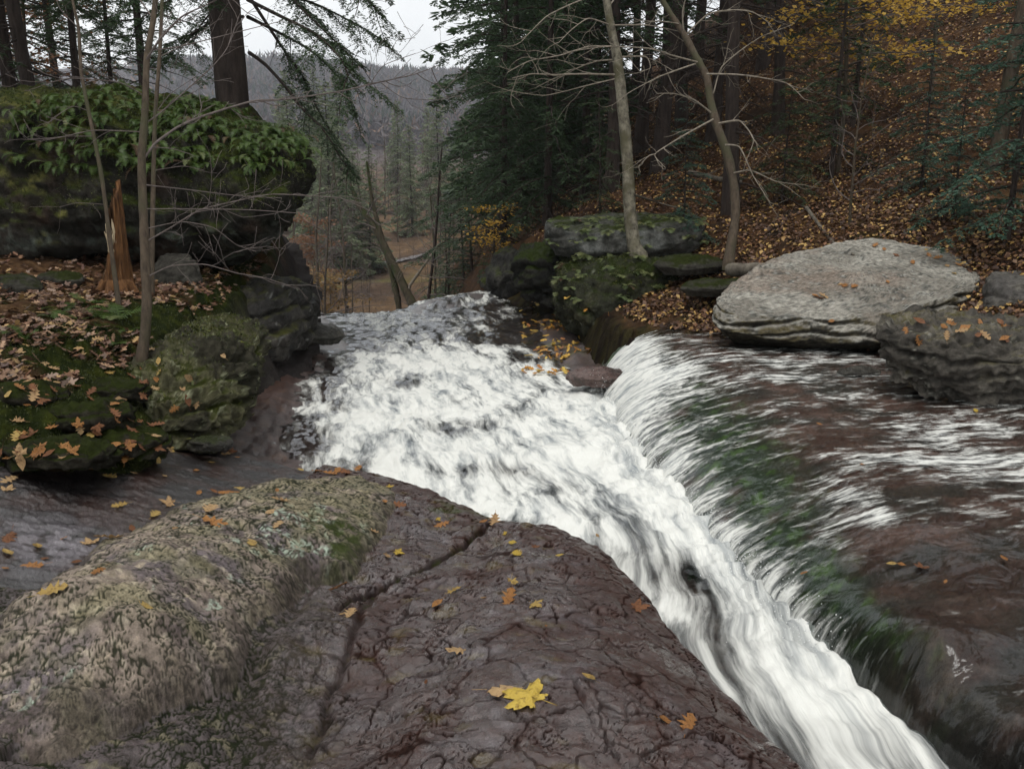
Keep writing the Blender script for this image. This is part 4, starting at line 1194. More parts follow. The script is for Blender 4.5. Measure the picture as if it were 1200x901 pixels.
def spray(acc, wood, P, rng, tw=.5, leaf=(.10, .034), step=.16, droop=.35, up=np.array([0, 0, 1.0]), dens=1.0):
    """flat hemlock spray along a limb: alternate twigs set with short blades"""
    P = np.asarray(P)
    seg = np.linalg.norm(np.diff(P, axis=0), axis=1)
    L = np.r_[0, np.cumsum(seg)]
    tot = L[-1]
    S = np.arange(step * .6, tot, step)
    S = S + rng.uniform(-.3, .3, len(S)) * step
    starts, dirs, lens = [], [], []
    for si, s in enumerate(S):
        s = min(max(s, .01), tot - .01)
        p = np.array([np.interp(s, L, P[:, k]) for k in range(3)])
        q = np.array([np.interp(min(s + .05, tot), L, P[:, k]) for k in range(3)])
        t = q - p; t /= max(np.linalg.norm(t), 1e-6)
        side = np.cross(t, up); side /= max(np.linalg.norm(side), 1e-6)
        f = s / tot
        ln = tw * (1.12 - .85 * f) * min(1, .35 + 2.2 * f) * rng.uniform(.65, 1.25)
        for sg in (-1, 1):
            if rng.random() > dens: continue
            starts.append(p); lens.append(ln * rng.uniform(.8, 1.1))
            dirs.append(t * rng.uniform(.45, .8) + side * sg + np.array([0, 0, rng.normal(-droop * .3, .16)]))
    if not starts:
        return
    starts = np.array(starts); dirs = np.array(dirs); lens = np.array(lens)
    dirs /= np.linalg.norm(dirs, axis=1, keepdims=True)
    m = max(3, int(tw / (leaf[0] * .42)))
    f = (np.arange(m) + .6) / m
    C = starts[:, None] + dirs[:, None] * (lens[:, None] * f)[..., None]
    C[..., 2] -= droop * (lens[:, None] ** 1.0) * f ** 2 * .6
    sidev = np.cross(dirs, up); sidev /= np.maximum(np.linalg.norm(sidev, axis=1, keepdims=True), 1e-6)
    keep_v = []
    for sg in (-1, 1):
        c = C + rng.normal(0, leaf[0] * .12, C.shape)
        a = (dirs[:, None] * .75 + sg * sidev[:, None] * .75 + rng.normal(0, .22, C.shape))
        a /= np.linalg.norm(a, axis=-1, keepdims=True)
        w = np.cross(a, up + rng.normal(0, .35, C.shape)); w /= np.maximum(np.linalg.norm(w, axis=-1, keepdims=True), 1e-6)
        le = leaf[0] * rng.uniform(.6, 1.25, C.shape[:2])[..., None] * (1.1 - .55 * f)[None, :, None]
        wd = leaf[1] * rng.uniform(.7, 1.2, C.shape[:2])[..., None]
        q = np.stack([c, c + a * le * .45 + w * wd * .5, c + a * le, c + a * le * .45 - w * wd * .5], 2)
        keep_v.append(q.reshape(-1, 3))
    V = np.vstack(keep_v)
    acc.add(V, np.arange(len(V)).reshape(-1, 4))

def hemlock_meshes(name, H, r, seed, nb=90, base=.08, reach=.24, tw=.55, leaf=(.12, .042), step=.2, dens=1.0, dead=10):
    rng = np.random.default_rng(seed)
    P, _ = twig_path((0, 0, -.4), (rng.normal(0, .015), rng.normal(0, .015), 1), H, rng, 10, .012, .02)
    R = np.linspace(r, r * .12, len(P)); R[0] *= 1.5
    a = Acc(); tube(a, smooth_path(P, 30), np.interp(np.linspace(0, 1, 30), np.linspace(0, 1, len(R)), R), 9)
    c = Acc(); w = Acc()
    tw0 = tw
    for k in range(nb + dead):
        isdead = k >= nb
        h = base + (.99 - base) * ((k + rng.uniform(0, 1)) / nb) if not isdead else rng.uniform(.02, base + .05)
        z = h * H
        p = np.array([np.interp(z, P[:, 2], P[:, 0]), np.interp(z, P[:, 2], P[:, 1]), z])
        an = k * 2.39996 + rng.normal(0, .5)
        L = reach * H * (1.02 - h) ** .75 * rng.uniform(.6, 1.15) * (.55 if isdead else 1)
        el = .35 - .5 * (1 - h) + rng.normal(0, .1)
        q = []
        for f in np.linspace(0, 1, 7):
            q.append(p + np.array([math.cos(an), math.sin(an), 0]) * L * f + np.array([0, 0, L * (el * f - .32 * f * f)]) + rng.normal(0, .02 * L * f, 3))
        q = np.array(q)
        tube(w, q, np.linspace(.012 + .006 * L, .003, 7), 4)
        if isdead:
            for _ in range(4):
                i = rng.integers(2, 7)
                bare_branch(w, q[i - 1], np.array([math.cos(an), math.sin(an), rng.normal(0, .3)]) + rng.normal(0, .5, 3), L * .3, .004, 1, rng, 0, .2, (1, 3))
        else:
            spray(c, None, q, rng, min(tw0, L * .42), leaf, step, .35, dens=dens)
    w_me = w.mesh(name + '_branches')
    return a.mesh(name + '_trunk'), w_me, c.mesh(name + '_crown', False)

HEM = []
HEM.append(hemlock_meshes('hemlock_low', 13, .115, 1, 95, .05, .22, .55, dens=.95))
HEM.append(hemlock_meshes('hemlock_mid', 15, .135, 2, 85, .20, .22, .55, dens=.9, dead=16))
HEM.append(hemlock_meshes('hemlock_high', 16, .155, 3, 75, .30, .22, .6, dens=.9, dead=22))
HEMFAR = hemlock_meshes('hemlock_far', 13, .15, 6, 110, .05, .22, .9, (.34, .15), .34, 1.0, 0)
YOUNG = [hemlock_meshes('young_hemlock', 4.2, .045, 4, 46, .06, .34, .34, (.075, .026), .11, .85, 0),
         hemlock_meshes('thin_hemlock', 5.5, .05, 5, 44, .10, .24, .34, (.085, .030), .14, .8, 4)]

def plant_tree(kind, meshes, loc, s, rz, label, group, mats, lean=(0, 0)):
    o = empty(kind, loc, rz)
    o.rotation_euler = (lean[0], lean[1], rz)
    o.scale = (s, s, s)
    names = ('trunk', 'branches', 'crown') if len(meshes) == 3 else ('trunk', 'crown')
    for nm, me, mt in zip(names, meshes, mats):
        c = link(nm, me, None, o)
        if nm != 'trunk':
            c['kind'] = 'stuff'
        if len(me.materials) == 0:
            me.materials.append(None)
        c.material_slots[0].link = 'OBJECT'
        c.material_slots[0].material = MATS[mt]
    tag(o, label, 'tree', group)
    return o

def hill_at(px, t):
    x = (px - 600) / FPX * t
    y = t * .985
    return (x, y, float(hill_height(np.array([x]), np.array([y]))[0][0]))

rng = np.random.default_rng(77)
HM = ('hemlock_bark', 'hemlock_bark', 'hemlock_needles')
forest = [  # px, distance, variant, scale
    (586, 27, 0, .9), (590, 20, 0, .75), (612, 24, 0, 1.05), (640, 18.5, 0, .8), (655, 26, 0, 1.1), (682, 21, 0, .95), (700, 29, 1, 1.1), (628, 31, 0, 1.2), (598, 34, 0, 1.2),
    (712, 17.5, 1, .95), (742, 23, 2, 1.0), (763, 18.5, 2, 1.0), (788, 24, 1, 1.1), (800, 30, 2, 1.2), (822, 20, 2, .9), (848, 14.4, 2, .8), (872, 25, 2, 1.0), (895, 19, 2, .8),
    (735, 33, 1, 1.2), (668, 35, 0, 1.2), (768, 37, 1, 1.2), (835, 34, 1, 1.2), (905, 31, 1, 1.0), (855, 40, 0, 1.3), (596, 42, 0, 1.0), (930, 27, 2, .8), (1125, 30, 0, 1.0), (950, 38, 0, 1.2), (1010, 34, 0, 1.1), (1060, 36, 1, 1.2), (1160, 34, 0, 1.1), (1215, 28, 0, 1.0), (1260, 33, 1, 1.1), (1290, 24, 1, 1.0), (1100, 40, 0, 1.2)]
for k, (px, t, vr, s) in enumerate(forest):
    lab = ['dark hemlock leafy almost to the ground in the wood above the outcrop',
           'dark hemlock bare low down with drooping boughs above, in the wood above the outcrop',
           'dark straight hemlock trunk with dead lower branches in the wood above the outcrop'][vr]
    place = 'by the drop' if px < 625 else 'above the capstone' if px < 705 else 'behind the birch' if px < 775 else 'beyond the pale trees' if px < 840 else 'behind the leaning tree' if px < 935 else 'high on the leafy hillside'
    depth = 'close' if t < 22 else 'farther back' if t < 31 else 'deep in the wood'
    lab = ['dark hemlock leafy almost to the ground', 'dark hemlock with drooping high boughs', 'dark straight hemlock with dead lower branches'][vr] + ', ' + depth + ' ' + place
    loc = hill_at(px, t)
    if px == 848:
        lab = 'thick dark hemlock trunk rising close behind the pale leaning tree'
    plant_tree('hemlock_tree', HEMFAR if (vr == 0 and t > 29) else HEM[vr], loc, s, rng.uniform(0, 6.28), lab, None if px == 848 else 'hemlocks of the wood above the outcrop', HM, (rng.normal(0, .02), rng.normal(0, .02)))
# on the open hillside
for px, t, vr, s, lab, mt in [
    (958, 15.5, 1, 1.0, 'thin young hemlock with sparse foliage on the leafy hillside', 'hemlock_needles'),
    (976, 18, 1, 1.1, 'spindly hemlock pole behind the thin young hemlock on the leafy hillside', 'hemlock_needles'),
    (1165, 10.2, 0, .95, 'bushy young blue-green hemlock behind the flat boulder', 'young_needles'),
    (1100, 11.4, 0, .50, 'short young hemlock with feathery blue-green tips behind the flat boulder', 'young_needles'),
    (795, 13.3, 0, .55, 'small hemlock reaching one green bough past the leaning tree', 'young_needles'),
    (1235, 12.5, 1, 1.0, 'slim hemlock at the edge of the leafy hillside beyond the dark stone block', 'hemlock_needles'),
    (1060, 13.2, 0, .62, 'feathery hemlock sapling on the slope above the flat boulder', 'young_needles'),
    (905, 14.2, 0, .6, 'hemlock sapling with dark green sprays beside the thick hemlock trunk', 'hemlock_needles'),
    (1190, 13.6, 0, 1.05, 'tall young hemlock with blue-green boughs high behind the dark block', 'young_needles'),
    (700, 15.6, 1, .55, 'hemlock seedling in the shade above the capstone', 'hemlock_needles')]:
    plant_tree('young_hemlock', YOUNG[vr], hill_at(px, t), s, rng.uniform(0, 6.28), lab, None, ('hemlock_bark', 'hemlock_bark', mt))

# bare deciduous trees
BARE = [bare_tree_meshes('bare_a', 9, .09, 11, 18, .25, 2, blen=.32), bare_tree_meshes('bare_b', 10, .10, 12, 16, .35, 2, blen=.3),
        bare_tree_meshes('bare_c', 7, .06, 13, 20, .15, 2, blen=.3), bare_tree_meshes('pole', 12, .11, 14, 22, .2, 1, .01, 0.0, .16, .5)]
BM = ('sapling_bark', 'grey_twig')
for px, t, vr, s, lab in [
    (1138, 13.5, 1, 1.15, 'grey-brown trunk standing behind the bushy young hemlock'),
    (1095, 21, 2, 1.1, 'bare sapling with pale bent branches high on the leafy hillside'),
    (1020, 26, 0, 1.2, 'tall bare tree near the crest of the leafy hillside'),
    (1180, 22, 0, 1.2, 'bare tree high on the hillside above the young hemlock'),
    (985, 12.2, 2, .38, 'bare shrub of thin stems at the foot of the leafy hillside'),
    (1290, 14, 1, 1.0, 'bare tree beyond the dark stone block')]:
    plant_tree('bare_tree', BARE[vr], hill_at(px, t), s, rng.uniform(0, 6.28), lab, None, BM)

def valley_at(px, t):
    x = (px - 600) / FPX * t
    y = t * .99
    return (x, y, float(valley_height(np.array([x]), np.array([y]))[0]))

vg = 'trees in the valley below the falls'
for k in range(84):
    t = 28 + 150 * rng.random() ** 1.2
    px = rng.uniform(315, 560)
    vr = rng.integers(0, 3)
    o = plant_tree('bare_tree', BARE[vr], valley_at(px, t), rng.uniform(.6, 1.15), rng.uniform(0, 6.28), 'slender bare grey tree in the valley below the falls', vg, BM)
for k in range(40):
    t = 27 + 45 * rng.random()
    plant_tree('bare_shrub', BARE[2], valley_at(rng.uniform(330, 540), t), rng.uniform(.22, .5), rng.uniform(0, 6.28), 'low bare shrub of thin stems on the brown valley floor', 'bare shrubs on the valley floor', BM)
for px, t, s in [(436, 62, .7), (486, 84, .8), (345, 100, 1.1), (470, 150, .9), (400, 160, 1.1), (505, 130, 1.0), (385, 210, 1.2), (350, 220, 1.2), (393, 60, 1.0), (372, 72, 1.0), (410, 80, 1.1), (355, 88, 1.2), (470, 105, 1.0), (520, 90, 1.1), (385, 110, 1.3), (418, 64, .65)]:
    plant_tree('valley_hemlock', HEMFAR, valley_at(px, t), s, rng.uniform(0, 6.28), 'hazy pale green conifer in the valley below the falls', 'conifers in the valley below the falls', ('hemlock_bark', 'hemlock_bark', 'hazed_needles'))
for px, t, s in [(508, 27, .62), (530, 29, .7), (548, 32, .8), (520, 38, .75), (565, 31, .9)]:
    plant_tree('valley_hemlock', HEM[1], valley_at(px, t), s, rng.uniform(0, 6.28), 'dark hemlock rooted below the brink of the falls', 'dark hemlocks below the brink', HM)
plant_tree('dead_conifer', BARE[3], (*valley_at(490, 26)[:2], -9.0), .98, .4, 'straight dark conifer pole with drooping bare side branches beyond the brink', None, ('hemlock_bark', 'grey_twig'))

# trees behind the overhanging boulder
def bank_at(px, t):
    x = (px - 600) / FPX * t
    y = t * 1.0
    return (x, y, float(bank_height(np.array([x]), np.array([y]))[0][0]))
for px, t, vr, s, lab in [
    (42, 16, 2, .85, 'hemlock trunk with rough bark behind the ferny boulder top'),
    (70, 14.6, 2, .80, 'moss-flecked hemlock trunk beside the rough one behind the ferny boulder'),
    (111, 17, 2, .55, 'slim hemlock trunk with a crooked dead limb behind the ferny boulder'),
    (153, 19.5, 1, .45, 'thin hemlock pole behind the saplings and the ferny boulder'),
    (8, 20, 0, .9, 'leafy hemlock far behind the ferny boulder'),
    (-60, 15, 1, 1.0, 'hemlock overhanging the bank beyond the mossy stones'),
    (-160, 10.5, 1, .9, 'hemlock shading the mossy stones of the bank'),
    (190, 24, 1, .95, 'hemlock with lacy boughs against the sky behind the boulder'),
    (95, 26, 0, 1.1, 'broad hemlock deep in the wood behind the ferny boulder'),
    (20, 30, 0, 1.2, 'distant hemlock deep in the wood behind the ferny boulder')]:
    plant_tree('hemlock_tree', HEM[vr], bank_at(px, t), s, rng.uniform(0, 6.28), lab, None, HM)

# the wood goes on around and behind the place where one stands
for x, y, vr, s, lab in [(-7.5, 1.5, 2, 1.1, 'hemlock of the wood up the bank beside the mossy ledges'), (-9, -4, 1, 1.1, 'hemlock of the wood upstream on the mossy bank'),
                         (9.5, 3, 2, 1.1, 'hemlock rising beside the ledge upstream of the angular boulder'), (12, 8, 1, 1.2, 'hemlock up the slope from the angular boulder'),
                         (8, -5, 2, 1.1, 'hemlock of the wood upstream beyond the ledge'), (13, 1, 0, 1.2, 'low-boughed hemlock up the slope beyond the ledge')]:
    zz = float(hill_height(np.array([x]), np.array([max(y, 6.5)]))[0][0]) if x > 0 else .8
    plant_tree('hemlock_tree', HEM[vr], (x, y, min(zz, 2.0)), s, rng.uniform(0, 6.28), lab, None, HM)

# ---- the big hemlock: trunk and drawn limbs with hanging sprays
bp_ = bank_at(285, 12.4)
big = empty('big_hemlock', (bp_[0], bp_[1], bp_[2]))
off = np.array(bp_)
a = Acc()
hh = np.linspace(-.5, 16, 30)
tube(a, np.c_[.03 * np.sin(hh), .02 * hh, hh], np.interp(hh, [-.5, .3, 1.5, 16], [.36, .26, .225, .07]), 16)
link('trunk', a.mesh('big_hemlock_trunk'), 'hemlock_bark', big)
limbs = [[(292, 62, 12.4), (310, 75, 12.1), (333, 100, 11.8), (353, 127, 11.6), (380, 153, 11.4), (400, 187, 11.3), (417, 207, 11.2)],
         [(292, -60, 12.4), (320, -30, 12.0), (343, 0, 11.7), (360, 17, 11.5), (397, 53, 11.2), (425, 80, 11.0)],
         [(292, -20, 12.4), (320, -10, 12.6), (370, 5, 12.8), (420, 30, 13.0), (450, 48, 13.1)],
         [(292, -90, 12.4), (350, -60, 12.2), (410, -20, 12.0), (445, 15, 11.9)],
         [(290, 20, 12.4), (320, 35, 13), (365, 60, 13.6), (400, 95, 14), (415, 130, 14.2)],
         [(292, -140, 12.4), (360, -110, 11.6), (400, -60, 11.0), (430, -10, 10.8)],
         [(285, 20, 12.4), (255, 22, 12.0), (225, 40, 11.8), (195, 52, 11.7)],
         [(280, -30, 12.4), (240, -20, 11.6), (200, 0, 11.0), (160, 25, 10.8)],
         [(280, -60, 12.4), (220, -60, 12.4), (160, -40, 12.4), (100, -10, 12.4), (60, 20, 12.3)],
         [(285, -10, 12.4), (262, 0, 13.5), (235, 30, 14.5), (225, 55, 15)],
         [(285, -100, 12.4), (250, -90, 11.0), (220, -60, 10.0), (200, -30, 9.6)],
         [(290, 0, 12.4), (330, 20, 11.4), (370, 40, 10.9), (400, 70, 10.7), (410, 95, 10.6)],
         [(288, -10, 12.4), (330, 55, 12.9), (352, 85, 13.0), (365, 112, 13.1)]]
lr = np.random.default_rng(5)
for lm in limbs:
    P = smooth_path([np.array(pt(*q)) - off for q in lm], 12)
    w, c = Acc(), Acc()
    tube(w, P, np.linspace(.028, .005, len(P)), 6)
    for i in range(3, 12, 2):
        bare_branch(w, P[i], (P[i] - P[i - 1]) + lr.normal(0, .06, 3), .45, .006, 1, lr, -.03, .2, (2, 4))
    spray(c, None, P[3:], lr, .55, (.060, .021), .075, .55, dens=.85)
    for i in range(4, 12, 2):                                       # side boughs
        d = (P[i] - P[i - 1]); d /= np.linalg.norm(d)
        sdv = np.cross(d, [0, 0, 1]) * (1 if i % 4 else -1)
        q, _ = twig_path(P[i], d * .6 + sdv * .8 + np.array([0, 0, -.25]), lr.uniform(.5, 1.0), lr, 5, .08, -.05)
        tube(w, q, np.linspace(.009, .003, 6), 4)
        spray(c, None, q, lr, .32, (.060, .021), .07, .55, dens=.85)
    br = link('limb', w.mesh('hemlock_limb'), 'hemlock_bark', big)
    link('needles', c.mesh('hemlock_limb_needles', False), 'hemlock_needles', br)
# the crown above the picture
cw, cc = Acc(), Acc()
for k in range(46):
    z = 5.2 + 10.5 * k / 46
    an = k * 2.4
    L = 3.0 * (1.1 - (z - 5) / 11)
    q = np.array([[L * f * math.cos(an), L * f * math.sin(an), z + L * (-.05 * f - .3 * f * f)] for f in np.linspace(0, 1, 6)])
    tube(cw, q, np.linspace(.03, .004, 6), 4)
    spray(cc, None, q, lr, .6, (.14, .05), .22, .35)
link('branches', cw.mesh('big_hemlock_branches'), 'hemlock_bark', big)
link('crown', cc.mesh('big_hemlock_crown', False), 'hemlock_needles', big)
tag(big, 'tall thick hemlock trunk behind the ferny boulder with lacy limbs hanging over the valley', 'tree')

# ---- trees drawn limb by limb
def drawn_tree(kind, trunk, widths, limbs, label, tmat, bmat, seed, twig=(.35, 1), base_r=1.0):
    """trunk and limbs as (px, py, depth); widths in px along the trunk; the crown is the limbs with their twigs"""
    rg = np.random.default_rng(seed)
    P0 = np.array(pt(*trunk[0]))
    root = empty(kind, P0)
    P = smooth_path([np.array(pt(*q)) - P0 for q in trunk], 44)
    W = .86 * (1 + .06 * rg.normal(0, 1, 44)) * np.interp(np.linspace(0, 1, 44), np.linspace(0, 1, len(widths)), widths) * np.interp(np.linspace(0, 1, 44), np.linspace(0, 1, len(trunk)), [q[2] for q in trunk]) / FPX / 2
    P[0, 2] -= .06
    a = Acc(); tube(a, P, W, 10)
    link('trunk', a.mesh(kind + '_trunk'), tmat, root)
    c = Acc()
    for lm, wpx in limbs:
        Q = smooth_path([np.array(pt(*q)) - P0 for q in lm], 5 * len(lm))
        r = .68 * wpx * lm[0][2] / FPX / 2
        tube(c, Q, np.linspace(r, max(r * .3, .0022), len(Q)), 5)
        for i in range(4, len(Q), 3):
            d = Q[i] - Q[i - 1]; d /= np.linalg.norm(d)
            bare_branch(c, Q[i], d + rg.normal(0, .6, 3), twig[0] * rg.uniform(.4, 1.2), r * .45, twig[1], rg, .03, .16, (1, 4))
    link('crown', c.mesh(kind + '_crown'), bmat, root)
    tag(root, label, 'tree')
    return root

def D(pts, t0, t1):
    n = len(pts)
    return [(x, y, t0 + (t1 - t0) * i / (n - 1)) for i, (x, y) in enumerate(pts)]

drawn_tree('sapling', D([(165, 425), (170, 392), (172, 350), (170, 300), (168, 250), (166, 190), (170, 130), (172, 70), (180, 20), (188, -60), (198, -170), (205, -300)], 5.85, 5.85), [17, 13.5, 12.5, 12, 12, 11, 10, 8.5, 8, 6, 5, 3],
    [(D([(168, 187), (182, 168), (207, 150), (233, 138), (267, 127), (300, 118), (333, 117), (400, 107), (453, 95), (487, 87), (513, 77)], 5.85, 6.3), 5.0),
     (D([(447, 98), (473, 115), (513, 117), (540, 112)], 6.2, 6.5), 1.6),
     (D([(433, 100), (450, 77), (487, 63)], 6.2, 6.0), 1.4),
     (D([(172, 283), (200, 267), (233, 247), (267, 238), (317, 228), (367, 230), (400, 233), (440, 250)], 5.85, 5.6), 3.2),
     (D([(171, 217), (217, 222), (283, 230), (330, 232)], 5.85, 6.6), 2.4),
     (D([(172, 325), (200, 312), (240, 310), (277, 320), (307, 325), (340, 335)], 5.85, 5.5), 2.6),
     (D([(172, 268), (213, 260), (250, 267), (277, 287), (300, 295)], 5.85, 6.2), 2.0),
     (D([(170, 73), (187, 47), (213, 20), (240, 7), (275, -10)], 5.85, 5.4), 4.2),
     (D([(170, 145), (187, 133), (217, 107), (250, 77), (267, 55), (280, 20)], 5.85, 6.4), 3.2),
     (D([(168, 155), (110, 153), (67, 162), (33, 163)], 5.85, 5.6), 2.2),
     (D([(168, 112), (140, 97), (83, 92), (50, 100)], 5.85, 5.5), 2.2),
     (D([(170, 245), (220, 245), (290, 246), (350, 250)], 5.85, 5.3), 2.0),
     (D([(172, 60), (210, 55), (270, 40), (330, 25)], 5.85, 6.2), 2.6),
     (D([(178, 20), (150, -20), (120, -60)], 5.85, 6.2), 3.0)],
    'brown sapling with long bare branches growing from the lichen rock', 'sapling_bark', 'grey_twig', 31)
drawn_tree('sapling', D([(140, 362), (130, 290), (120, 213), (110, 160), (103, 127), (95, 83), (92, 33), (85, 0), (75, -80)], 6.9, 6.9), [7, 6, 5.5, 5, 5, 4.5, 4, 3.6, 2],
    [(D([(103, 130), (85, 125), (60, 140)], 6.9, 6.6), 1.6), (D([(110, 160), (80, 160), (50, 163)], 6.9, 6.9), 1.4), (D([(92, 33), (70, 10), (60, -20)], 6.9, 6.9), 1.5), (D([(125, 240), (90, 238), (70, 243)], 6.9, 6.9), 1.2)],
    'thin crooked grey sapling in front of the broken stump', 'sapling_bark', 'grey_twig', 32, (.25, 0))
drawn_tree('sapling', D([(178, 352), (178, 300), (180, 200), (182, 133), (187, 67), (190, 0), (192, -90)], 7.6, 7.6), [8, 6.5, 6, 5.5, 5, 4.5, 2],
    [(D([(182, 133), (200, 110), (230, 90)], 7.6, 7.9), 1.8), (D([(187, 67), (220, 50), (260, 20)], 7.6, 7.6), 1.8), (D([(180, 200), (215, 195), (240, 200)], 7.6, 7.6), 1.4), (D([(190, 5), (160, -20)], 7.6, 7.6), 1.6)],
    'slim sapling just behind the brown sapling on the bank', 'sapling_bark', 'grey_twig', 33, (.25, 0))
drawn_tree('birch', D([(752, 308), (743, 288), (738, 247), (736, 200), (733, 160), (728, 110), (723, 67), (715, 27), (708, -20), (700, -90), (690, -200)], 12.0, 12.0), [26, 19, 17, 16.5, 16, 15, 13, 11, 10, 8, 5],
    [(D([(724, 88), (683, 87), (650, 88), (623, 87), (600, 92)], 12, 11.2), 4.0), (D([(725, 70), (700, 72), (677, 80), (650, 95)], 12, 12.3), 3.5),
     (D([(722, 55), (690, 55), (657, 65), (620, 72), (595, 85)], 12, 11.5), 3.6), (D([(727, 67), (757, 67), (762, 80), (750, 84)], 12, 11.8), 3.0),
     (D([(716, 30), (690, 22), (670, 35), (655, 50)], 12, 11.0), 3.2), (D([(716, 30), (760, 30), (800, 38)], 12, 11.5), 3.0), (D([(724, 92), (690, 100), (640, 112), (605, 108)], 12, 11.6), 2.6),
     (D([(708, -10), (670, 5), (640, 20), (610, 50)], 12, 11), 3.2), (D([(712, 10), (735, -20), (760, -40)], 12, 12.6), 3.5)],
    'pale birch with blotched bark and arching bare branches rooted on the capstone', 'birch_bark', 'pale_twig', 34, (.55, 1))
drawn_tree('leaning_tree', D([(853, 312), (856, 293), (862, 253), (860, 217), (852, 180), (840, 147), (833, 120), (828, 90), (817, 70), (803, 43), (790, 23), (773, -5), (745, -60), (720, -130)], 11, 11.6), [17, 13, 12.5, 12, 12, 11.5, 11, 10, 10, 8.5, 7.5, 6.5, 5, 3],
    [(D([(836, 140), (803, 158), (780, 172), (767, 182), (780, 197)], 11, 10.5), 3.6), (D([(768, 181), (760, 183), (747, 197)], 10.5, 10.4), 2.4),
     (D([(842, 145), (867, 142), (883, 163), (877, 183)], 11, 10.7), 4.0), (D([(850, 170), (867, 173), (883, 207), (903, 238)], 11, 10.6), 3.4),
     (D([(860, 203), (880, 200), (910, 213), (943, 217)], 11, 10.6), 3.0), (D([(815, 75), (773, 90), (740, 107)], 11.2, 10.8), 3.4),
     (D([(833, 132), (813, 117), (790, 110), (770, 110)], 11, 10.6), 3.4), (D([(817, 73), (787, 65), (760, 57), (710, 55), (660, 62)], 11.2, 10.6), 3.4),
     (D([(828, 87), (867, 88), (920, 97), (943, 117)], 11.2, 10.8), 3.4), (D([(836, 110), (845, 80), (867, 60), (893, 43), (927, 30)], 11.2, 11), 3.0),
     (D([(801, 37), (800, 13), (808, -15)], 11.4, 11.2), 3.6), (D([(803, 42), (830, 17), (860, 12), (883, 15), (905, 30)], 11.4, 11), 3.2), (D([(795, 28), (770, 25), (740, 30)], 11.4, 11.1), 2.6)],
    'pale bent tree with crooked bare branches leaning beside the flat boulder', 'sapling_bark', 'pale_twig', 35, (.42, 1))
drawn_tree('leaning_dead_tree', D([(486, 362), (478, 345), (460, 308), (440, 268), (420, 240), (410, 215)], 20.5, 21.5), [13, 12, 11, 9, 7, 4],
    [(D([(440, 268), (425, 262), (405, 268)], 21, 21), 3), (D([(430, 252), (440, 235), (455, 225)], 21, 21), 3)], 'mossy dead tree leaning out over the brink of the falls', 'moss_bark', 'grey_twig', 36, (.8, 1))
drawn_tree('mossy_tree', D([(470, 385), (466, 350), (458, 315), (448, 280), (436, 235), (430, 190)], 21, 21), [10, 9, 8, 7, 5, 3],
    [(D([(455, 300), (440, 290), (425, 292)], 21, 21), 2.5), (D([(440, 250), (455, 235), (470, 232)], 21, 20.6), 2.5)], 'thin mossy trunk crossing under the leaning dead tree', 'moss_bark', 'grey_twig', 37, (.8, 1))
# bleached dead top lying against the brink
drawn_tree('dead_snag', D([(480, 335), (492, 318), (505, 300), (515, 285)], 19.5, 19.0), [4, 3.6, 3, 2],
    [(D([(492, 318), (480, 312), (470, 315)], 19.4, 19.4), 2.2), (D([(500, 305), (512, 312), (522, 308)], 19.3, 19.2), 2.2), (D([(505, 300), (495, 285), (490, 275)], 19.2, 19.1), 2.0), (D([(488, 322), (505, 325), (520, 322)], 19.4, 19.2), 2.0)],
    'bleached dead snag caught above the brink of the falls', 'pale_twig', 'pale_twig', 38, (.4, 1))

# ---- leaf crowns: sprays of turning leaves in level layers
def leafy_tree(kind, loc, H, seed, layers, mat, label, n_leaf, size, spread, twigs=10):
    rg = np.random.default_rng(seed)
    root = empty(kind, loc)
    P, _ = twig_path((0, 0, -.3), (0, 0, 1), H, rg, 10, .03, .02)
    a = Acc(); tube(a, P, np.linspace(.05, .012, len(P)), 7)
    c = Acc(); w = Acc()
    for z, L, an in layers:
        p = np.array([np.interp(z, P[:, 2], P[:, 0]), np.interp(z, P[:, 2], P[:, 1]), z])
        d = np.array([math.cos(an), math.sin(an), .25])
        Q, _ = twig_path(p, d, L, rg, 6, .12, -.02)
        tube(w, Q, np.linspace(.014, .003, 7), 4)
        for j in range(twigs):
            i = rg.integers(2, 7)
            bare_branch(w, Q[i], d + rg.normal(0, .5, 3) * np.array([1, 1, .2]), L * .35, .004, 0, rg, 0, .2)
        f = rg.random(n_leaf) ** .7
        C = np.stack([np.interp(f * 6, range(7), Q[:, k]) for k in range(3)], -1) + rg.normal(0, 1, (n_leaf, 3)) * np.array([spread, spread, spread * .28])
        A_ = rg.normal(0, 1, (n_leaf, 3)) * np.array([1, 1, .35]); A_ /= np.linalg.norm(A_, axis=1, keepdims=True)
        B_ = np.cross(A_, np.array([0, 0, 1.0]) + rg.normal(0, .4, (n_leaf, 3))); B_ /= np.linalg.norm(B_, axis=1, keepdims=True)
        s = size * rg.uniform(.6, 1.2, (n_leaf, 1))
        V = np.stack([C, C + A_ * s * .5 + B_ * s * .42, C + A_ * s, C + A_ * s * .5 - B_ * s * .42], 1).reshape(-1, 3)
        c.add(V, np.arange(len(V)).reshape(-1, 4))
    link('trunk', a.mesh(kind + '_trunk'), 'sapling_bark', root)
    link('branches', w.mesh(kind + '_branches'), 'grey_twig', root)
    link('crown', c.mesh(kind + '_crown', False), mat, root)
    tag(root, label, 'tree')
L0 = hill_at(965, 15.8)
leafy_tree('yellow_maple', L0, 5.0, 51, [(1.75 + .09 * k, 1.6 + .4 * math.sin(k), [0.05, 3.0, -.3, 2.6, .5, 3.5, -.6, .2][k % 8]) for k in range(15)], 'crown_yellow', 'slender maple with layers of golden yellow leaves on the hillside', 100, .085, .22)
L0 = hill_at(1060, 18)
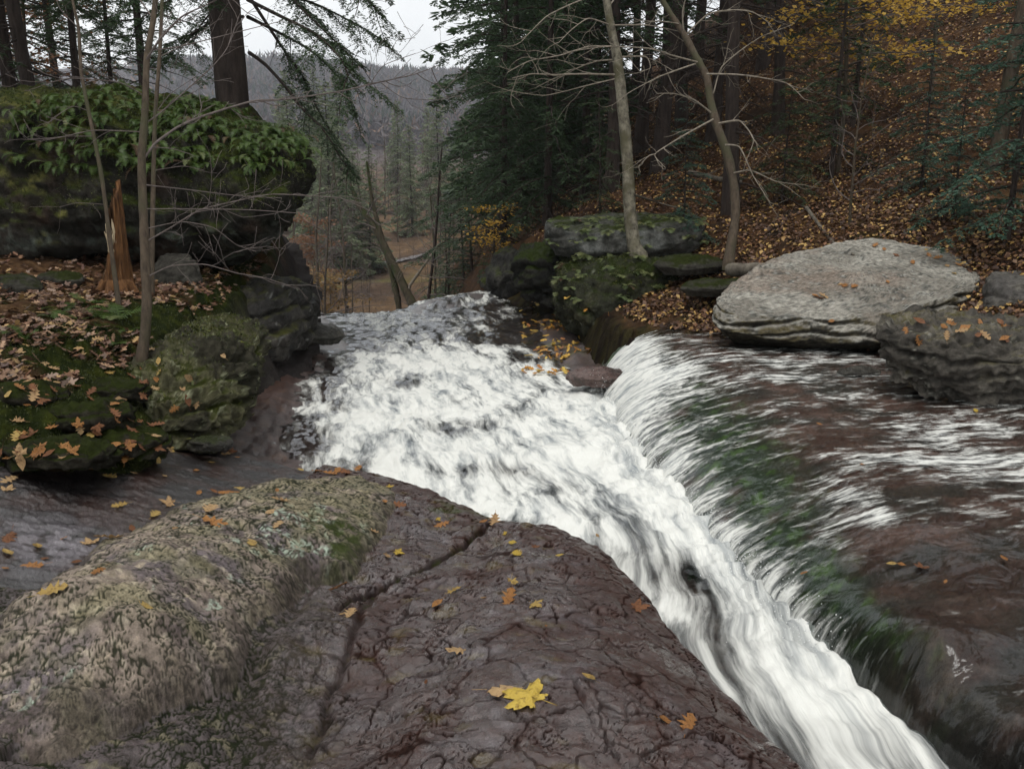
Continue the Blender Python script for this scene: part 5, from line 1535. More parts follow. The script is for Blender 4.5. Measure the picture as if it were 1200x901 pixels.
leafy_tree('yellow_maple', L0, 6, 52, [(1.5 + .14 * k, 1.2, [2.6, 3.3, 0, 3.0, .4][k % 5]) for k in range(6)], 'crown_yellow', 'smaller yellow-leaved maple just up the hillside from the golden one', 160, .07, .22)
for px, t, sd_, mt, lab, H in [(388, 44, 53, 'crown_muted', 'yellow-orange shrub on the far slope of the valley', 4.0), (360, 46, 54, 'crown_orange', 'rust-red shrub beside the old road in the valley', 3.4), (374, 52, 58, 'crown_orange', 'orange bush above the old road in the valley', 4.6)]:
    leafy_tree('autumn_shrub', valley_at(px, t), H, sd_, [(H * (.25 + .09 * k), H * .3, k * 2.2) for k in range(8)], mt, lab, 200, .2, H * .09)
leafy_tree('yellow_bush', (*hill_at(575, 18.6)[:2], hill_at(580, 18.6)[2] - .2), 1.5, 55, [(.35 + .13 * k, .5, k * 2.2) for k in range(8)], 'crown_yellow', 'small yellow bush at the brink beside the dark boulders', 90, .07, .12)
leafy_tree('copper_beech', bank_at(62, 20), 7, 56, [(1.2 + .4 * k, 1.8, k * 2.2) for k in range(12)], 'crown_orange', 'beech holding copper leaves behind the ferny boulder', 230, .10, .34)
leafy_tree('copper_beech', bank_at(20, 24), 7, 57, [(1.4 + .4 * k, 2.0, k * 2.0) for k in range(12)], 'crown_orange', 'farther copper-leaved beech in the wood behind the ferny boulder', 200, .11, .36)

# ---- the wood on the far ridge: too far and too dense to count
rg = np.random.default_rng(91)
NT = 17000
yy = np.exp(rg.uniform(math.log(300), math.log(1000), NT)); uu = rg.uniform(-.42, .12, NT)
xx = uu * yy
zz = valley_height(xx, yy)
con = (rg.random(NT) < .05 + .16 * (fbm(xx / 60, yy / 90, 2, 95) > .2))
acc = Acc()
hgt_ = rg.uniform(7, 12, NT)
for j in range(7):
    an = rg.uniform(0, math.pi, NT)
    w_ = np.where(con, rg.uniform(1.2, 2.4, NT) * (1 - j / 9), rg.uniform(.3, 1.1, NT))
    ox = rg.normal(0, 1, (NT, 2)) * np.where(con, .3, 2.6)[:, None]
    z0 = zz + np.where(con, hgt_ * j / 9, hgt_ * rg.uniform(0, .6, NT))
    z1 = z0 + np.where(con, hgt_ * .34, hgt_ * rg.uniform(.12, .38, NT))
    lx = np.where(con, 0, rg.normal(0, 2.2, NT)); 
    bx_, by_ = xx + ox[:, 0], yy + ox[:, 1]
    V = np.stack([np.c_[bx_ - w_ * np.cos(an), by_ - w_ * np.sin(an), z0], np.c_[bx_ + w_ * np.cos(an), by_ + w_ * np.sin(an), z0], np.c_[bx_ + lx, by_, z1]], 1).reshape(-1, 3)
    cc_ = np.where(con[:, None], np.array([.030, .042, .028]), np.array([.075, .066, .072]) * rg.uniform(.7, 1.25, (NT, 1)) + rg.random((NT, 1)) ** 6 * np.array([.10, .03, -.02]))
    C = np.repeat(np.c_[cc_, np.full(NT, .9)], 3, 0)
    acc.add(V, None, np.arange(len(V)).reshape(-1, 3), C)
stuff(link('ridge_forest', acc.mesh('ridge_forest', False), 'litter'), 'grey-purple leafless forest covering the distant ridge', 'forest')
# ================================================================== stump, log, ferns, leaves
bpy.context.view_layer.update()
DG = bpy.context.evaluated_depsgraph_get()

def hit(px, py):
    d = Vector(ray(px, py)).normalized()
    ok, loc, nor, _, ob, _ = SC.ray_cast(DG, Vector((0, 0, CAM_Z)), d)
    return (loc, nor, ob) if ok else (None, None, None)

def drop(x, y, z=6.0):
    ok, loc, nor, _, ob, _ = SC.ray_cast(DG, Vector((x, y, z)), Vector((0, 0, -1)))
    return (loc, nor, ob) if ok else (None, None, None)

# broken stump: hollow splintered shell
loc = np.array(pz(140, 348, .44))
st = empty('stump', loc)
n_a, n_h = 72, 40
a = np.linspace(0, 2 * math.pi, n_a, endpoint=False)
Ht = 1.0
A, Hh = np.meshgrid(a, np.linspace(0, 1, n_h))
tall = .86 + .10 * np.cos(A - .4) + .12 * perlin(A * 3.2, A * 0 + 3, 7) + .14 * perlin(A * 8, A * 0 + 5, 8) - .30 * np.exp(-((np.mod(A + 2.0 + math.pi, 2 * math.pi) - math.pi) / .55) ** 2)
R = .112 * (1 + .75 * np.exp(-Hh * 9)) * (1 - .42 * Hh) * (1 + .20 * perlin(A * 2.5, Hh * 2.2, 3) + .22 * perlin(A * 7, Hh * 2.5, 4) + .10 * perlin(A * 14, Hh * 9, 9) + .10 * np.abs(np.sin(A * 2.5)) * np.exp(-Hh * 5))
Xs, Ys, Zs = R * np.cos(A) + .05 * Hh, R * np.sin(A), Hh * tall * Ht * 1.12 - .08
inn = .72
Vo = np.stack([Xs, Ys, Zs], -1).reshape(-1, 3)
Vi = np.stack([Xs * inn, Ys * inn, Zs - .01], -1)[::-1].reshape(-1, 3)
ac = Acc(); ac.add(np.vstack([Vo, Vi]), grid_faces(2 * n_h, n_a, True))
link('shell', ac.mesh('stump_shell'), 'dead_wood', st)
ac = Acc()
for k in range(26):                                        # splinters, pale where freshly split
    an = rng.uniform(-1.75, -.9); h = rng.uniform(.36, .60)
    p = np.array([.10 * math.cos(an), .10 * math.sin(an) + .012, h])
    q = p + np.array([rng.normal(0, .015), rng.normal(-.01, .008), rng.uniform(.06, .16)])
    tube(ac, [p, (p + q) / 2 + rng.normal(0, .004, 3), q], [.008, .010, .002], 4)
link('splinters', ac.mesh('stump_splinters', False), 'pale_wood', st)
ac = Acc()
for an, L in [(-.9, .42), (-1.6, .3), (-.3, .38), (-2.4, .35)]:
    d = np.array([math.cos(an), math.sin(an), 0])
    tube(ac, [d * .1 + np.array([0, 0, .14]), d * .2 + np.array([0, 0, .02]), d * L + np.array([0, 0, -.05])], [.06, .045, .02], 7)
link('roots', ac.mesh('stump_roots'), 'dead_wood', st)
tag(st, 'broken hollow orange-brown tree stump under the overhanging boulder', 'stump')

# weathered plank-like log by the leaning tree
p0, p1 = np.array(pt(852, 316, 10.6)), np.array(pt(905, 316, 10.2))
ac = Acc(); P = np.linspace(p0, p1, 10) + rng.normal(0, .004, (10, 3)); tube(ac, P, .085 * np.array([.8, 1, 1.05, 1, .95, 1, 1.05, 1, .95, .8]), 9)
tag(link('log', ac.mesh('log'), 'dead_log'), 'short weathered log lying between the leaning tree and the flat boulder', 'log')
for k, (pts, r, lab) in enumerate([([(615, 228, 17), (650, 222, 16.5), (690, 232, 15.6)], .05, 'fallen pole lying across the leaf slope above the capstone'),
                                   ([(742, 229, 15), (770, 238, 14.2), (795, 245, 13.8)], .02, 'thin curved fallen branch on the leaves behind the birch'),
                                   ([(808, 205, 17), (840, 212, 16), (868, 216, 15.5)], .06, 'dark fallen log beneath the hemlocks behind the leaning tree'),
                                   ([(945, 245, 13.5), (975, 285, 11.8), (1000, 300, 11.2)], .03, 'dead stick leaning down the slope behind the flat boulder')]):
    Q = []
    for px, py, t in pts:
        h_, _, _ = hit(px, py)
        Q.append(np.array(h_) + np.array([0, 0, r * .6]) if h_ is not None and h_.y < 30 else np.array(pt(px, py, t)))
    ac = Acc(); P = smooth_path(Q, 12); tube(ac, P, np.linspace(r, r * .5, 12), 7)
    for i in (3, 6, 8):
        bare_branch(ac, P[i], (P[i] - P[i - 1]) + rng.normal(0, .1, 3) + np.array([0, 0, .06]), .4, r * .3, 0, rng)
    tag(link('fallen_branch', ac.mesh('fallen_branch'), 'dead_log'), lab, 'branch')

# ---- ferns
leaf_material('dead_frond', (.05, .028, .014), (.10, .058, .028), .6, .2)
def frond_mesh(name, L=.28, pairs=11, w=.30, arch=.5, seed=0, once=True):
    """a fern frond along +Y, arching down at the tip"""
    rg_ = np.random.default_rng(seed)
    V, Q, T = [], [], []
    def path(f):
        return np.array([0, L * math.sin(f * arch * 1.6) / (arch * 1.6), L * (math.cos(f * arch * 1.6) - 1) / (arch * 1.6) + .25 * L * f])
    for i in range(pairs):
        f = (i + 1.2) / (pairs + 1)
        p = path(f); p2 = path(min(f + .04, 1))
        t = (p2 - p) / np.linalg.norm(p2 - p)
        ln = 1.15 * w * L * (math.sin(math.pi * min(1, f * .82 + .16)) ** .8) * rg_.uniform(.85, 1.1)
        hw = L / pairs * .27
        for sg in (-1, 1):
            d = np.array([sg * .95, .35, -.12 + rg_.normal(0, .08)])
            n0 = len(V)
            V += [p - t * hw, p + d * ln * .55 - t * hw * .8, p + d * ln, p + d * ln * .55 + t * hw * .8, p + t * hw]
            Q.append((n0, n0 + 1, n0 + 3, n0 + 4)); T.append((n0 + 1, n0 + 2, n0 + 3))
    n0 = len(V)
    for f in np.linspace(0, 1, 6):
        p = path(f); V += [p + np.array([-.004, 0, 0]), p + np.array([.004, 0, 0])]
    for i in range(5):
        Q.append((n0 + 2 * i, n0 + 2 * i + 1, n0 + 2 * i + 3, n0 + 2 * i + 2))
    return np_mesh(name, np.array(V), [np.array(Q), np.array(T)], False)
FROND = [frond_mesh('frond_a', .33, 15, .15, 1.1, 1), frond_mesh('frond_b', .28, 13, .17, 1.35, 2), frond_mesh('frond_c', .38, 16, .14, 1.0, 3)]
WOODF = [frond_mesh('frond_wood', .42, 15, .26, .6, 4), frond_mesh('frond_wood_b', .36, 14, .28, .75, 5)]
ROCKF = [frond_mesh('frond_rock', .16, 7, .30, .8, 6), frond_mesh('frond_rock_b', .14, 7, .33, 1.0, 7)]

def fern(loc, nor, meshes, mat, n, s, label, group=None, out=None, lift=.5):
    root = empty('fern', loc)
    for k in range(n):
        me = meshes[k % len(meshes)]
        f = link('frond', me, mat, root)
        if out is None:
            an = 2 * math.pi * (k + rng.uniform(-.3, .3)) / n
        else:
            an = out + rng.uniform(-1.1, 1.1)
        f.rotation_euler = (rng.uniform(.1, lift + .35), rng.uniform(-.3, .3), an - math.pi / 2)
        q = s * rng.uniform(.7, 1.25)
        f.scale = (q, q, q)
        if rng.random() < .10:
            f.material_slots[0].link = 'OBJECT'
            f.material_slots[0].material = MATS[['dead_frond', 'fern_pale'][rng.integers(0, 2)]]
    tag(root, label, 'fern', group)
    return root

# on the overhanging boulder: along its brow and over the top
cand = np.where((obN[:, 2] > .25) & (obP[:, 2] > 1.6) & (obP[:, 0] > -5.0) & (obP[:, 1] < 11.6))[0]
rng.shuffle(cand)
got = []
for i in cand:
    p = obP[i]
    edge = p[1] < 9.75 or p[0] > -2.75
    if len(got) > 270: break
    if not edge and rng.random() < .6: continue
    if perlin(np.array([p[0] * 1.6]), np.array([p[1] * 1.6 + p[2]]), 77)[0] < -.28: continue
    if all((p[0] - q[0]) ** 2 + (p[1] - q[1]) ** 2 + (p[2] - q[2]) ** 2 > .12 ** 2 for q in got):
        got.append(p)
        ox, oy = (p[0] + 3.6) * .25, -1.0
        an = math.atan2(oy, ox) if edge else rng.uniform(0, 6.28)
        fern(tuple(p), None, FROND, 'polypody_green' if p[0] < -3.75 else 'fern_green', 6, rng.uniform(.55, .9),
             'evergreen fern tuft on the brow of the overhanging boulder' if edge else 'evergreen fern tuft growing on top of the overhanging boulder',
             'ferns on the brow of the boulder' if edge else 'ferns on top of the boulder', an if edge else None, .25 if edge else .5)
# wood ferns on the leafy bank
for px, py, s in [(75, 366, 1.0), (62, 372, .8), (112, 372, .8), (128, 368, 1.0), (140, 375, 1.0), (150, 388, .7), (135, 404, .6), (18, 375, .6), (30, 398, .6), (8, 392, .5), (100, 355, .6), (198, 352, .6)]:
    h_, n_, _ = hit(px, py)
    if h_ is not None:
        fern(tuple(h_), n_, WOODF, 'fern_green' if s > .7 else 'polypody_green', 5 if s > .7 else 4, s * .62, 'green wood fern among brown leaves on the bank by the stump', 'wood ferns on the bank', None, .5)
# rock ferns on capstone and mossy rock
for P_, N_, zmin, cnt, lab, gp, ym in ((cbP, cbN, .55, 42, 'pale green rock fern tuft on the capstone', 'ferns on the capstone', 13.4), (mbP, mbN, -.1, 46, 'green rock fern tuft on the mossy rock', 'ferns on the mossy rock', 12.6)):
    cd = np.where((N_[:, 2] > .12) & (P_[:, 2] > zmin) & (P_[:, 1] < ym))[0]
    rng.shuffle(cd); g = []
    for i in cd:
        p = P_[i]
        if len(g) >= cnt: break
        if all(((p - q) ** 2).sum() > .13 ** 2 for q in g):
            g.append(p); fern(tuple(p), None, ROCKF, 'fern_pale' if 'capstone' in lab else 'polypody_green', 5, rng.uniform(.9, 1.4), lab, gp, -math.pi / 2 + rng.normal(0, .6), .3)

# ---- moss: short blades on the bank, the boulder's flank, the outcrop (too fine to count)
def moss_blades(name, P, N, cols, size, label):
    k = len(P)
    A_ = N + rng.normal(0, .55, (k, 3)); A_ /= np.linalg.norm(A_, axis=1, keepdims=True)
    B_ = np.cross(A_, rng.normal(0, 1, (k, 3))); B_ /= np.linalg.norm(B_, axis=1, keepdims=True)
    s = size * rng.uniform(.5, 1.4, (k, 1))
    V = np.stack([P - B_ * s * .22, P + B_ * s * .22, P + A_ * s], 1).reshape(-1, 3)
    C = np.repeat(np.c_[cols, np.ones(k)], 3, 0)
    stuff(link(name, np_mesh(name, V, np.arange(3 * k).reshape(-1, 3), False, C), 'litter'), label, 'moss')
Vb, mk = MOSS_BANK
w_ = np.clip(mk, 0, 1) * (Vb[:, 1] < 9) * (Vb[:, 0] > -5)
idx = rng.choice(len(Vb), 46000, p=w_ / w_.sum())
P_ = Vb[idx] + np.c_[rng.normal(0, .012, (len(idx), 2)), np.zeros(len(idx))]
cs = np.array([.026, .033, .007]) * rng.uniform(.5, 1.5, (len(idx), 1)) + np.array([.03, .03, 0]) * (rng.random((len(idx), 1)) ** 3)
moss_blades('moss', P_, np.tile([0, 0, 1.0], (len(idx), 1)), cs, .014, 'dark green moss carpeting the ledges of the bank')
for nm, PP, NN, cnt, cond, lab in (('boulder_moss', obP, obN, 26000, lambda P, N: (N[:, 2] > .05) & (P[:, 2] > 1.2) & (P[:, 1] < 11.5), 'dark moss hanging on the overhanging boulder'),
                                   ('rock_moss', mbP, mbN, 14000, lambda P, N: (N[:, 2] > .0), 'green moss on the mossy rock under the birch'),
                                   ('lichen_rock_moss', lbP, lbN, 3000, lambda P, N: (N[:, 2] > .35), 'green moss cushions on the lichen rock')):
    ok_ = np.where(cond(PP, NN))[0]
    idx = rng.choice(ok_, cnt)
    P_ = PP[idx] + rng.normal(0, .015, (cnt, 3)) * .8
    cs = np.array([.036, .046, .010]) * rng.uniform(.4, 1.5, (cnt, 1)) + np.array([.05, .045, 0]) * (rng.random((cnt, 1)) ** 4)
    moss_blades(nm, P_, NN[idx], cs, .026, lab)

# ---- leaves
def leaf_mesh(name, half, curl, seed):
    rg_ = np.random.default_rng(seed)
    h_ = np.array(half, float)
    V, F = [], []
    ys = np.linspace(h_[0, 1], h_[-1, 1], len(h_))
    for (x, y), ym in zip(h_, ys):
        j = rg_.normal(0, .03)
        for xx_ in (-x, 0, x):
            yy_ = ym if xx_ == 0 else y + j
            z_ = curl * (abs(xx_) * 1.2 + (yy_ - .1) ** 2 * .8) + rg_.normal(0, .025)
            V.append((xx_ * rg_.uniform(.88, 1.12), yy_, z_))
    for i in range(len(h_) - 1):
        b0 = 3 * i
        F += [(b0, b0 + 1, b0 + 4, b0 + 3), (b0 + 1, b0 + 2, b0 + 5, b0 + 4)]
    n0 = len(V)                                            # stalk
    y0 = h_[0, 1]
    V += [(-.012, y0, .01), (.012, y0, .01), (.03, y0 - .38, .05), (.01, y0 - .38, .05)]
    F.append((n0, n0 + 1, n0 + 2, n0 + 3))
    return np_mesh(name, np.array(V), np.array(F), True)
def maple_outline(teeth=True):
    pts = []
    for a_, L_, wd in [(-38, .50, 15), (22, .86, 17), (90, 1.0, 18), (158, .86, 17), (218, .50, 15)]:
        if teeth:
            for da, k in ((-wd * 1.45, .60), (-wd * .95, .80), (-wd * .62, .74), (-wd * .36, .90), (0, 1.0), (wd * .36, .90), (wd * .62, .74), (wd * .95, .80), (wd * 1.45, .60)):
                pts.append((a_ + da, L_ * k))
        else:
            for da, k in ((-wd * 1.4, .58), (-wd * .6, .80), (0, 1.0), (wd * .6, .80), (wd * 1.4, .58)):
                pts.append((a_ + da, L_ * k))
        pts.append((a_ + 33 if a_ < 200 else 250, (.44 if abs(a_ - 90) < 100 else .36) if a_ < 200 else .16))
    pts.append((290, .16))
    pts.sort(key=lambda q: q[0])
    return [(r_ * math.cos(math.radians(a_)) * .62, r_ * math.sin(math.radians(a_)) * .62) for a_, r_ in pts]

def maple_mesh(name, curl, seed):
    rg_ = np.random.default_rng(seed)
    out = np.array(maple_outline())
    m_ = len(out)
    ang = np.degrees(np.arctan2(out[:, 1], out[:, 0])) % 360
    lob = np.min([np.abs((ang - a_ + 180) % 360 - 180) for a_ in (-38, 22, 90, 158, 218)], 0)
    fold = np.clip(lob / 30, 0, 1)                        # up at the veins, down between the lobes
    V = [(0, 0, .02)]
    for f in (.35, .7, 1.0):
        rr = np.hypot(out[:, 0], out[:, 1])
        z_ = .02 - .07 * fold * f + curl * (f * rr) ** 2 * (1 + .8 * np.sin(np.radians(ang) * 2 + seed)) + rg_.normal(0, .012, m_) * f
        V += [(x * f, y * f, z) for (x, y), z in zip(out, z_)]
    i = np.arange(m_); j = (i + 1) % m_
    T = np.stack([np.zeros(m_, int), 1 + i, 1 + j], -1)
    Q = np.vstack([np.stack([1 + b_ * m_ + i, 1 + (b_ + 1) * m_ + i, 1 + (b_ + 1) * m_ + j, 1 + b_ * m_ + j], -1) for b_ in (0, 1)])
    n0 = len(V)
    V += [(-.010, 0, .02), (.010, 0, .02), (.05, -.5, .05), (.035, -.5, .05)]
    Q = np.vstack([Q, [[n0, n0 + 3, n0 + 2, n0 + 1]]])
    return np_mesh(name, np.array(V), [Q, T], True)

MAPLE = [(.0, -.28), (.22, -.38), (.30, -.20), (.58, -.16), (.40, .0), (.66, .28), (.36, .22), (.34, .46), (.15, .36), (.0, .72)]
OAK = [(.02, -.5), (.10, -.38), (.28, -.30), (.12, -.16), (.40, .0), (.14, .10), (.42, .32), (.14, .36), (.24, .58), (.0, .74)]
OVAL = [(.0, -.5), (.17, -.32), (.27, -.05), (.26, .2), (.15, .42), (.0, .6)]
LEAF = {}
for nm, hf in (('maple', MAPLE), ('oak', OAK), ('oval', OVAL)):
    LEAF[nm] = [[(maple_mesh(f'maple_leaf_{i}_{m_}', [.18, .5, -.3][i], 7 * i + 3) if nm == 'maple' else leaf_mesh(f'{nm}_leaf_{i}_{m_}', hf, [.10, .28, -.16][i], 7 * i + len(nm))) for i in range(3)] for m_ in range(5)]
LMAT = ['bright_yellow_leaf', 'yellow_leaf', 'tan_leaf', 'orange_leaf', 'brown_leaf']
LWORD = ['bright yellow', 'dull yellow', 'tan', 'orange', 'brown']

def put_leaf(px, py, wpx, shape, colr, where=None, label=None, group=None, flat=False):
    h_, n_, ob = hit(px, py)
    if h_ is None: return None
    dist = (h_ - Vector((0, 0, CAM_Z))).length
    return lay_leaf(h_, n_, wpx * dist / FPX * .88, shape, colr, where, label, group)

def lay_leaf(h_, n_, size, shape, colr, where=None, label=None, group=None):
    me = LEAF[shape][colr][rng.integers(0, 3)]
    o = link('leaf', me, LMAT[colr])
    up = (Vector(n_) * .6 + Vector((0, 0, .4)) + Vector(rng.normal(0, .10, 3))).normalized()
    q = up.to_track_quat('Z', 'Y')
    o.rotation_mode = 'QUATERNION'
    from mathutils import Quaternion
    o.rotation_quaternion = q @ Quaternion((0, 0, 1), rng.uniform(0, 6.28))
    o.location = Vector(h_) + up * (.004 + size * .05)
    o.scale = (size, size, size)
    if label is None:
        label = f'{LWORD[colr]} {shape} leaf {where}'
        group = f'{LWORD[colr]} {shape} leaves {where}'
    tag(o, label, 'leaf', group)
    return o
WS, WH, WD, WB = 'on the wet brown slab', 'on the lichen-crusted hump', 'on the dark wet rock below the bank', 'on the top of the flat boulder'
put_leaf(594, 809, 52, 'oak', 2, None, 'tan leaf half under the largest bright yellow maple leaf')
o = put_leaf(622, 820, 74, 'maple', 0, None, 'largest bright yellow maple leaf, lying on the wet brown slab')
put_leaf(745, 712, 30, 'maple', 4, None, 'rust brown star-shaped leaf flat on the slab near the chute')
put_leaf(690, 796, 20, 'oval', 1, None, 'ochre oval leaf with its stalk beside the largest yellow leaf')
lst = [(540, 763, 30, 'oak', 2), (600, 682, 26, 'maple', 1), (627, 708, 24, 'maple', 1), (596, 704, 26, 'oak', 3), (533, 693, 20, 'oak', 1), (513, 709, 20, 'oval', 3), (566, 701, 9, 'oval', 2),
       (410, 722, 22, 'oak', 2), (593, 625, 11, 'maple', 0), (601, 637, 13, 'oval', 0), (608, 651, 20, 'oak', 0), (626, 641, 15, 'maple', 4), (656, 651, 11, 'oval', 0), (580, 610, 22, 'oak', 2), (567, 611, 13, 'oval', 3),
       (519, 614, 20, 'oak', 3), (513, 608, 9, 'maple', 0), (455, 571, 13, 'maple', 0), (451, 589, 12, 'oval', 3), (466, 592, 18, 'oak', 4), (465, 647, 18, 'maple', 0), (453, 652, 16, 'oak', 2), (437, 624, 16, 'oak', 2),
       (806, 850, 32, 'oak', 3), (777, 845, 20, 'oval', 3), (700, 628, 7, 'oval', 2), (640, 735, 7, 'oval', 3), (500, 800, 8, 'oval', 4)]
for p in lst: put_leaf(*p, WS)
lst = [(170, 710, 20, 'oval', 1), (60, 695, 28, 'oak', 1), (130, 632, 26, 'oak', 2), (107, 637, 24, 'maple', 2), (117, 668, 16, 'oak', 3), (180, 605, 17, 'oak', 1), (200, 590, 24, 'maple', 2), (233, 578, 11, 'oval', 3), (250, 577, 12, 'oval', 4),
       (265, 577, 24, 'oak', 3), (283, 573, 16, 'oak', 1), (245, 600, 28, 'oak', 2), (330, 588, 20, 'oak', 2), (317, 600, 17, 'oval', 2), (325, 617, 18, 'oak', 2), (295, 638, 22, 'oval', 1), (248, 613, 30, 'oak', 3), (142, 593, 16, 'oak', 1),
       (385, 556, 18, 'oak', 3), (372, 553, 16, 'oak', 3), (352, 552, 12, 'oval', 1), (407, 553, 22, 'maple', 4), (420, 549, 14, 'oak', 3), (395, 551, 14, 'oval', 3), (155, 620, 14, 'oval', 4), (205, 620, 10, 'oval', 2), (90, 660, 12, 'oval', 4), (400, 720, 8, 'oval', 2), (325, 575, 9, 'oval', 3)]
for p in lst: put_leaf(*p, WH)
lst = [(8, 650, 20, 'oval', 1), (43, 642, 18, 'oval', 1), (10, 630, 26, 'oak', 4), (40, 663, 22, 'oak', 3), (6, 668, 11, 'oval', 3), (75, 632, 10, 'oval', 3), (53, 655, 10, 'oval', 4), (8, 575, 18, 'maple', 2), (12, 563, 20, 'oak', 2), (22, 533, 26, 'maple', 2),
       (127, 560, 17, 'oak', 1), (157, 556, 10, 'oval', 2), (193, 558, 9, 'oval', 2), (248, 542, 9, 'oval', 1), (185, 540, 18, 'oak', 1), (75, 537, 12, 'maple', 2), (107, 549, 14, 'oak', 4), (278, 537, 8, 'oval', 3), (230, 552, 9, 'oval', 3)]
for p in lst: put_leaf(*p, WD)
lst = [(1026, 288, 11, 'oak', 3), (1036, 292, 9, 'oval', 3), (1050, 300, 8, 'oval', 4), (1088, 299, 9, 'oak', 3), (1098, 303, 10, 'oak', 3), (1110, 312, 9, 'oval', 2), (1122, 311, 9, 'oval', 3), (990, 335, 14, 'oak', 3), (1000, 337, 12, 'oak', 3), (985, 334, 10, 'oval', 2),
       (960, 350, 13, 'oak', 4), (966, 348, 12, 'oak', 2), (955, 346, 10, 'oval', 3), (1040, 331, 8, 'oval', 3), (975, 376, 9, 'oval', 3), (1118, 321, 8, 'oval', 1), (1085, 293, 8, 'oval', 1), (1070, 308, 9, 'oval', 3)]
for p in lst: put_leaf(*p, WB)
for p in [(1045, 662, 12, 'oval', 1), (1056, 662, 10, 'oval', 3), (1081, 666, 20, 'maple', 4), (1108, 682, 8, 'oval', 3), (1176, 656, 12, 'oval', 3), (943, 672, 9, 'oval', 3), (1143, 482, 10, 'oval', 0), (1010, 545, 8, 'oval', 3), (960, 497, 9, 'oval', 3)]:
    put_leaf(*p, 'caught on the wet ledge')
# more on the bank, the biggest of the carpet
cnt = 0
while cnt < 90:
    px, py = rng.uniform(0, 270), rng.uniform(395, 545)
    h_, n_, ob = hit(px, py)
    if h_ is None or h_.y > 9 or ob.name.split('.')[0] not in ('stream_bank', 'lichen_rock', 'leaf', 'bedrock', 'bank_ledge'): continue
    if px > 190 and rng.random() < .7: continue
    lay_leaf(h_, n_, rng.uniform(.055, .085), ['maple', 'oak', 'maple', 'oak', 'oval'][rng.integers(0, 5)], [2, 2, 3, 3, 4, 4, 4, 4, 4, 1][rng.integers(0, 10)], 'on the mossy bank')
    cnt += 1
for k in range(16):
    px, py = rng.uniform(1060, 1190), rng.uniform(374, 402)
    h_, n_, ob = hit(px, py)
    if h_ is not None and ob.name.startswith('angular'):
        lay_leaf(h_, n_, rng.uniform(.06, .1), ['oak', 'oval'][k % 2], [3, 3, 2, 4][k % 4], 'on top of the angular boulder')

# ---- leaf litter (beyond counting)
def litter(name, P, N, size, pal, label, star=False):
    k = len(P)
    A_ = rng.normal(0, 1, (k, 3)); nn = N + rng.normal(0, .38, (k, 3)); nn /= np.linalg.norm(nn, axis=1, keepdims=True)
    A_ -= nn * (A_ * nn).sum(1, keepdims=True); A_ /= np.linalg.norm(A_, axis=1, keepdims=True)
    B_ = np.cross(nn, A_)
    s = size * rng.uniform(.55, 1.25, (k, 1))
    C0 = P + nn * .012 + np.c_[np.zeros((k, 2)), rng.uniform(0, .03, k)]
    if star:
        hf = OAK if star == 2 else MAPLE
        out = np.array([(x, y) for x, y in hf] + [(-x, y) for x, y in hf[-2:0:-1]]) if star == 2 else np.array(maple_outline(False))
        m_ = len(out)
        z_ = .5 * (np.abs(out[:, 0]) * .6 + out[:, 1] ** 2 * .5)
        cu = rng.uniform(-.3, .9, (k, 1, 1))
        V = C0[:, None] + s[:, None] * (A_[:, None] * out[None, :, :1] + B_[:, None] * out[None, :, 1:] + nn[:, None] * z_[None, :, None] * cu)
        V = np.concatenate([C0[:, None], V], 1)
        i = np.arange(m_)
        T = np.stack([np.zeros(m_, int), 1 + i, 1 + (i + 1) % m_], -1)
        F = (T[None] + (np.arange(k) * (m_ + 1))[:, None, None]).reshape(-1, 3)
        nv = m_ + 1
    else:
        V = np.stack([C0 - B_ * s * .5, C0 + A_ * s * .34 + nn * s * .14, C0 + B_ * s * .5, C0 - A_ * s * .34 + nn * s * .14], 1)
        F = np.arange(4 * k).reshape(-1, 4)
        nv = 4
    pal = np.array(pal)
    cs = pal[rng.integers(0, len(pal), k)] * rng.uniform(.6, 1.3, (k, 1))
    stuff(link(name, np_mesh(name, V.reshape(-1, 3), F, False, np.repeat(np.c_[cs, np.ones(k)], nv, 0)), 'litter'), label, 'leaf litter')
PAL = [(.11, .054, .027), (.07, .032, .017), (.16, .084, .038), (.24, .135, .042), (.33, .20, .06), (.085, .040, .021), (.045, .022, .013), (.16, .07, .03), (.40, .26, .085), (.06, .03, .018), (.08, .04, .024)]
K_ = 120000
yy = np.exp(rng.uniform(math.log(6.5), math.log(40), K_)); uu = rng.uniform(.02, 1.05, K_); xx = uu * yy
hz, he = hill_height(xx, yy)
dens_ = fbm(xx * .8, yy * .8, 3, 801)
ok_ = (he > -.16) & (dens_ > -.42) & ((xx > 1.3) | (yy > 9.3)) & (hz > -.16)
P_ = np.c_[xx, yy, hz][ok_]
e_ = .1
nx = -(hill_height(P_[:, 0] + e_, P_[:, 1])[0] - P_[:, 2]) / e_; ny = -(hill_height(P_[:, 0], P_[:, 1] + e_)[0] - P_[:, 2]) / e_
N_ = np.c_[nx, ny, np.ones(len(P_))]; N_ /= np.linalg.norm(N_, axis=1, keepdims=True)
litter('hillside_leaf_litter', P_, N_, .066, PAL, 'brown and gold fallen leaves covering the hillside')
K_ = 17000
yy = np.exp(rng.uniform(math.log(3.6), math.log(13), K_)); uu = rng.uniform(-.85, -.2, K_); xx = uu * yy
bz, be = bank_height(xx, yy)
ok_ = (be < -.05) & ((fbm(xx * 1.1, yy * 1.1, 3, 811) > -.12 + .28 * sstep(-.9, -.1, be) - .5 * sstep(6.0, 7.5, yy)) )
P_ = np.c_[xx, yy, bz][ok_]
PALB = [(.11, .055, .032), (.17, .095, .055), (.26, .16, .095), (.07, .034, .02), (.27, .17, .07), (.13, .06, .03), (.20, .135, .10), (.09, .04, .025)]
half_ = rng.random(len(P_)) < .5
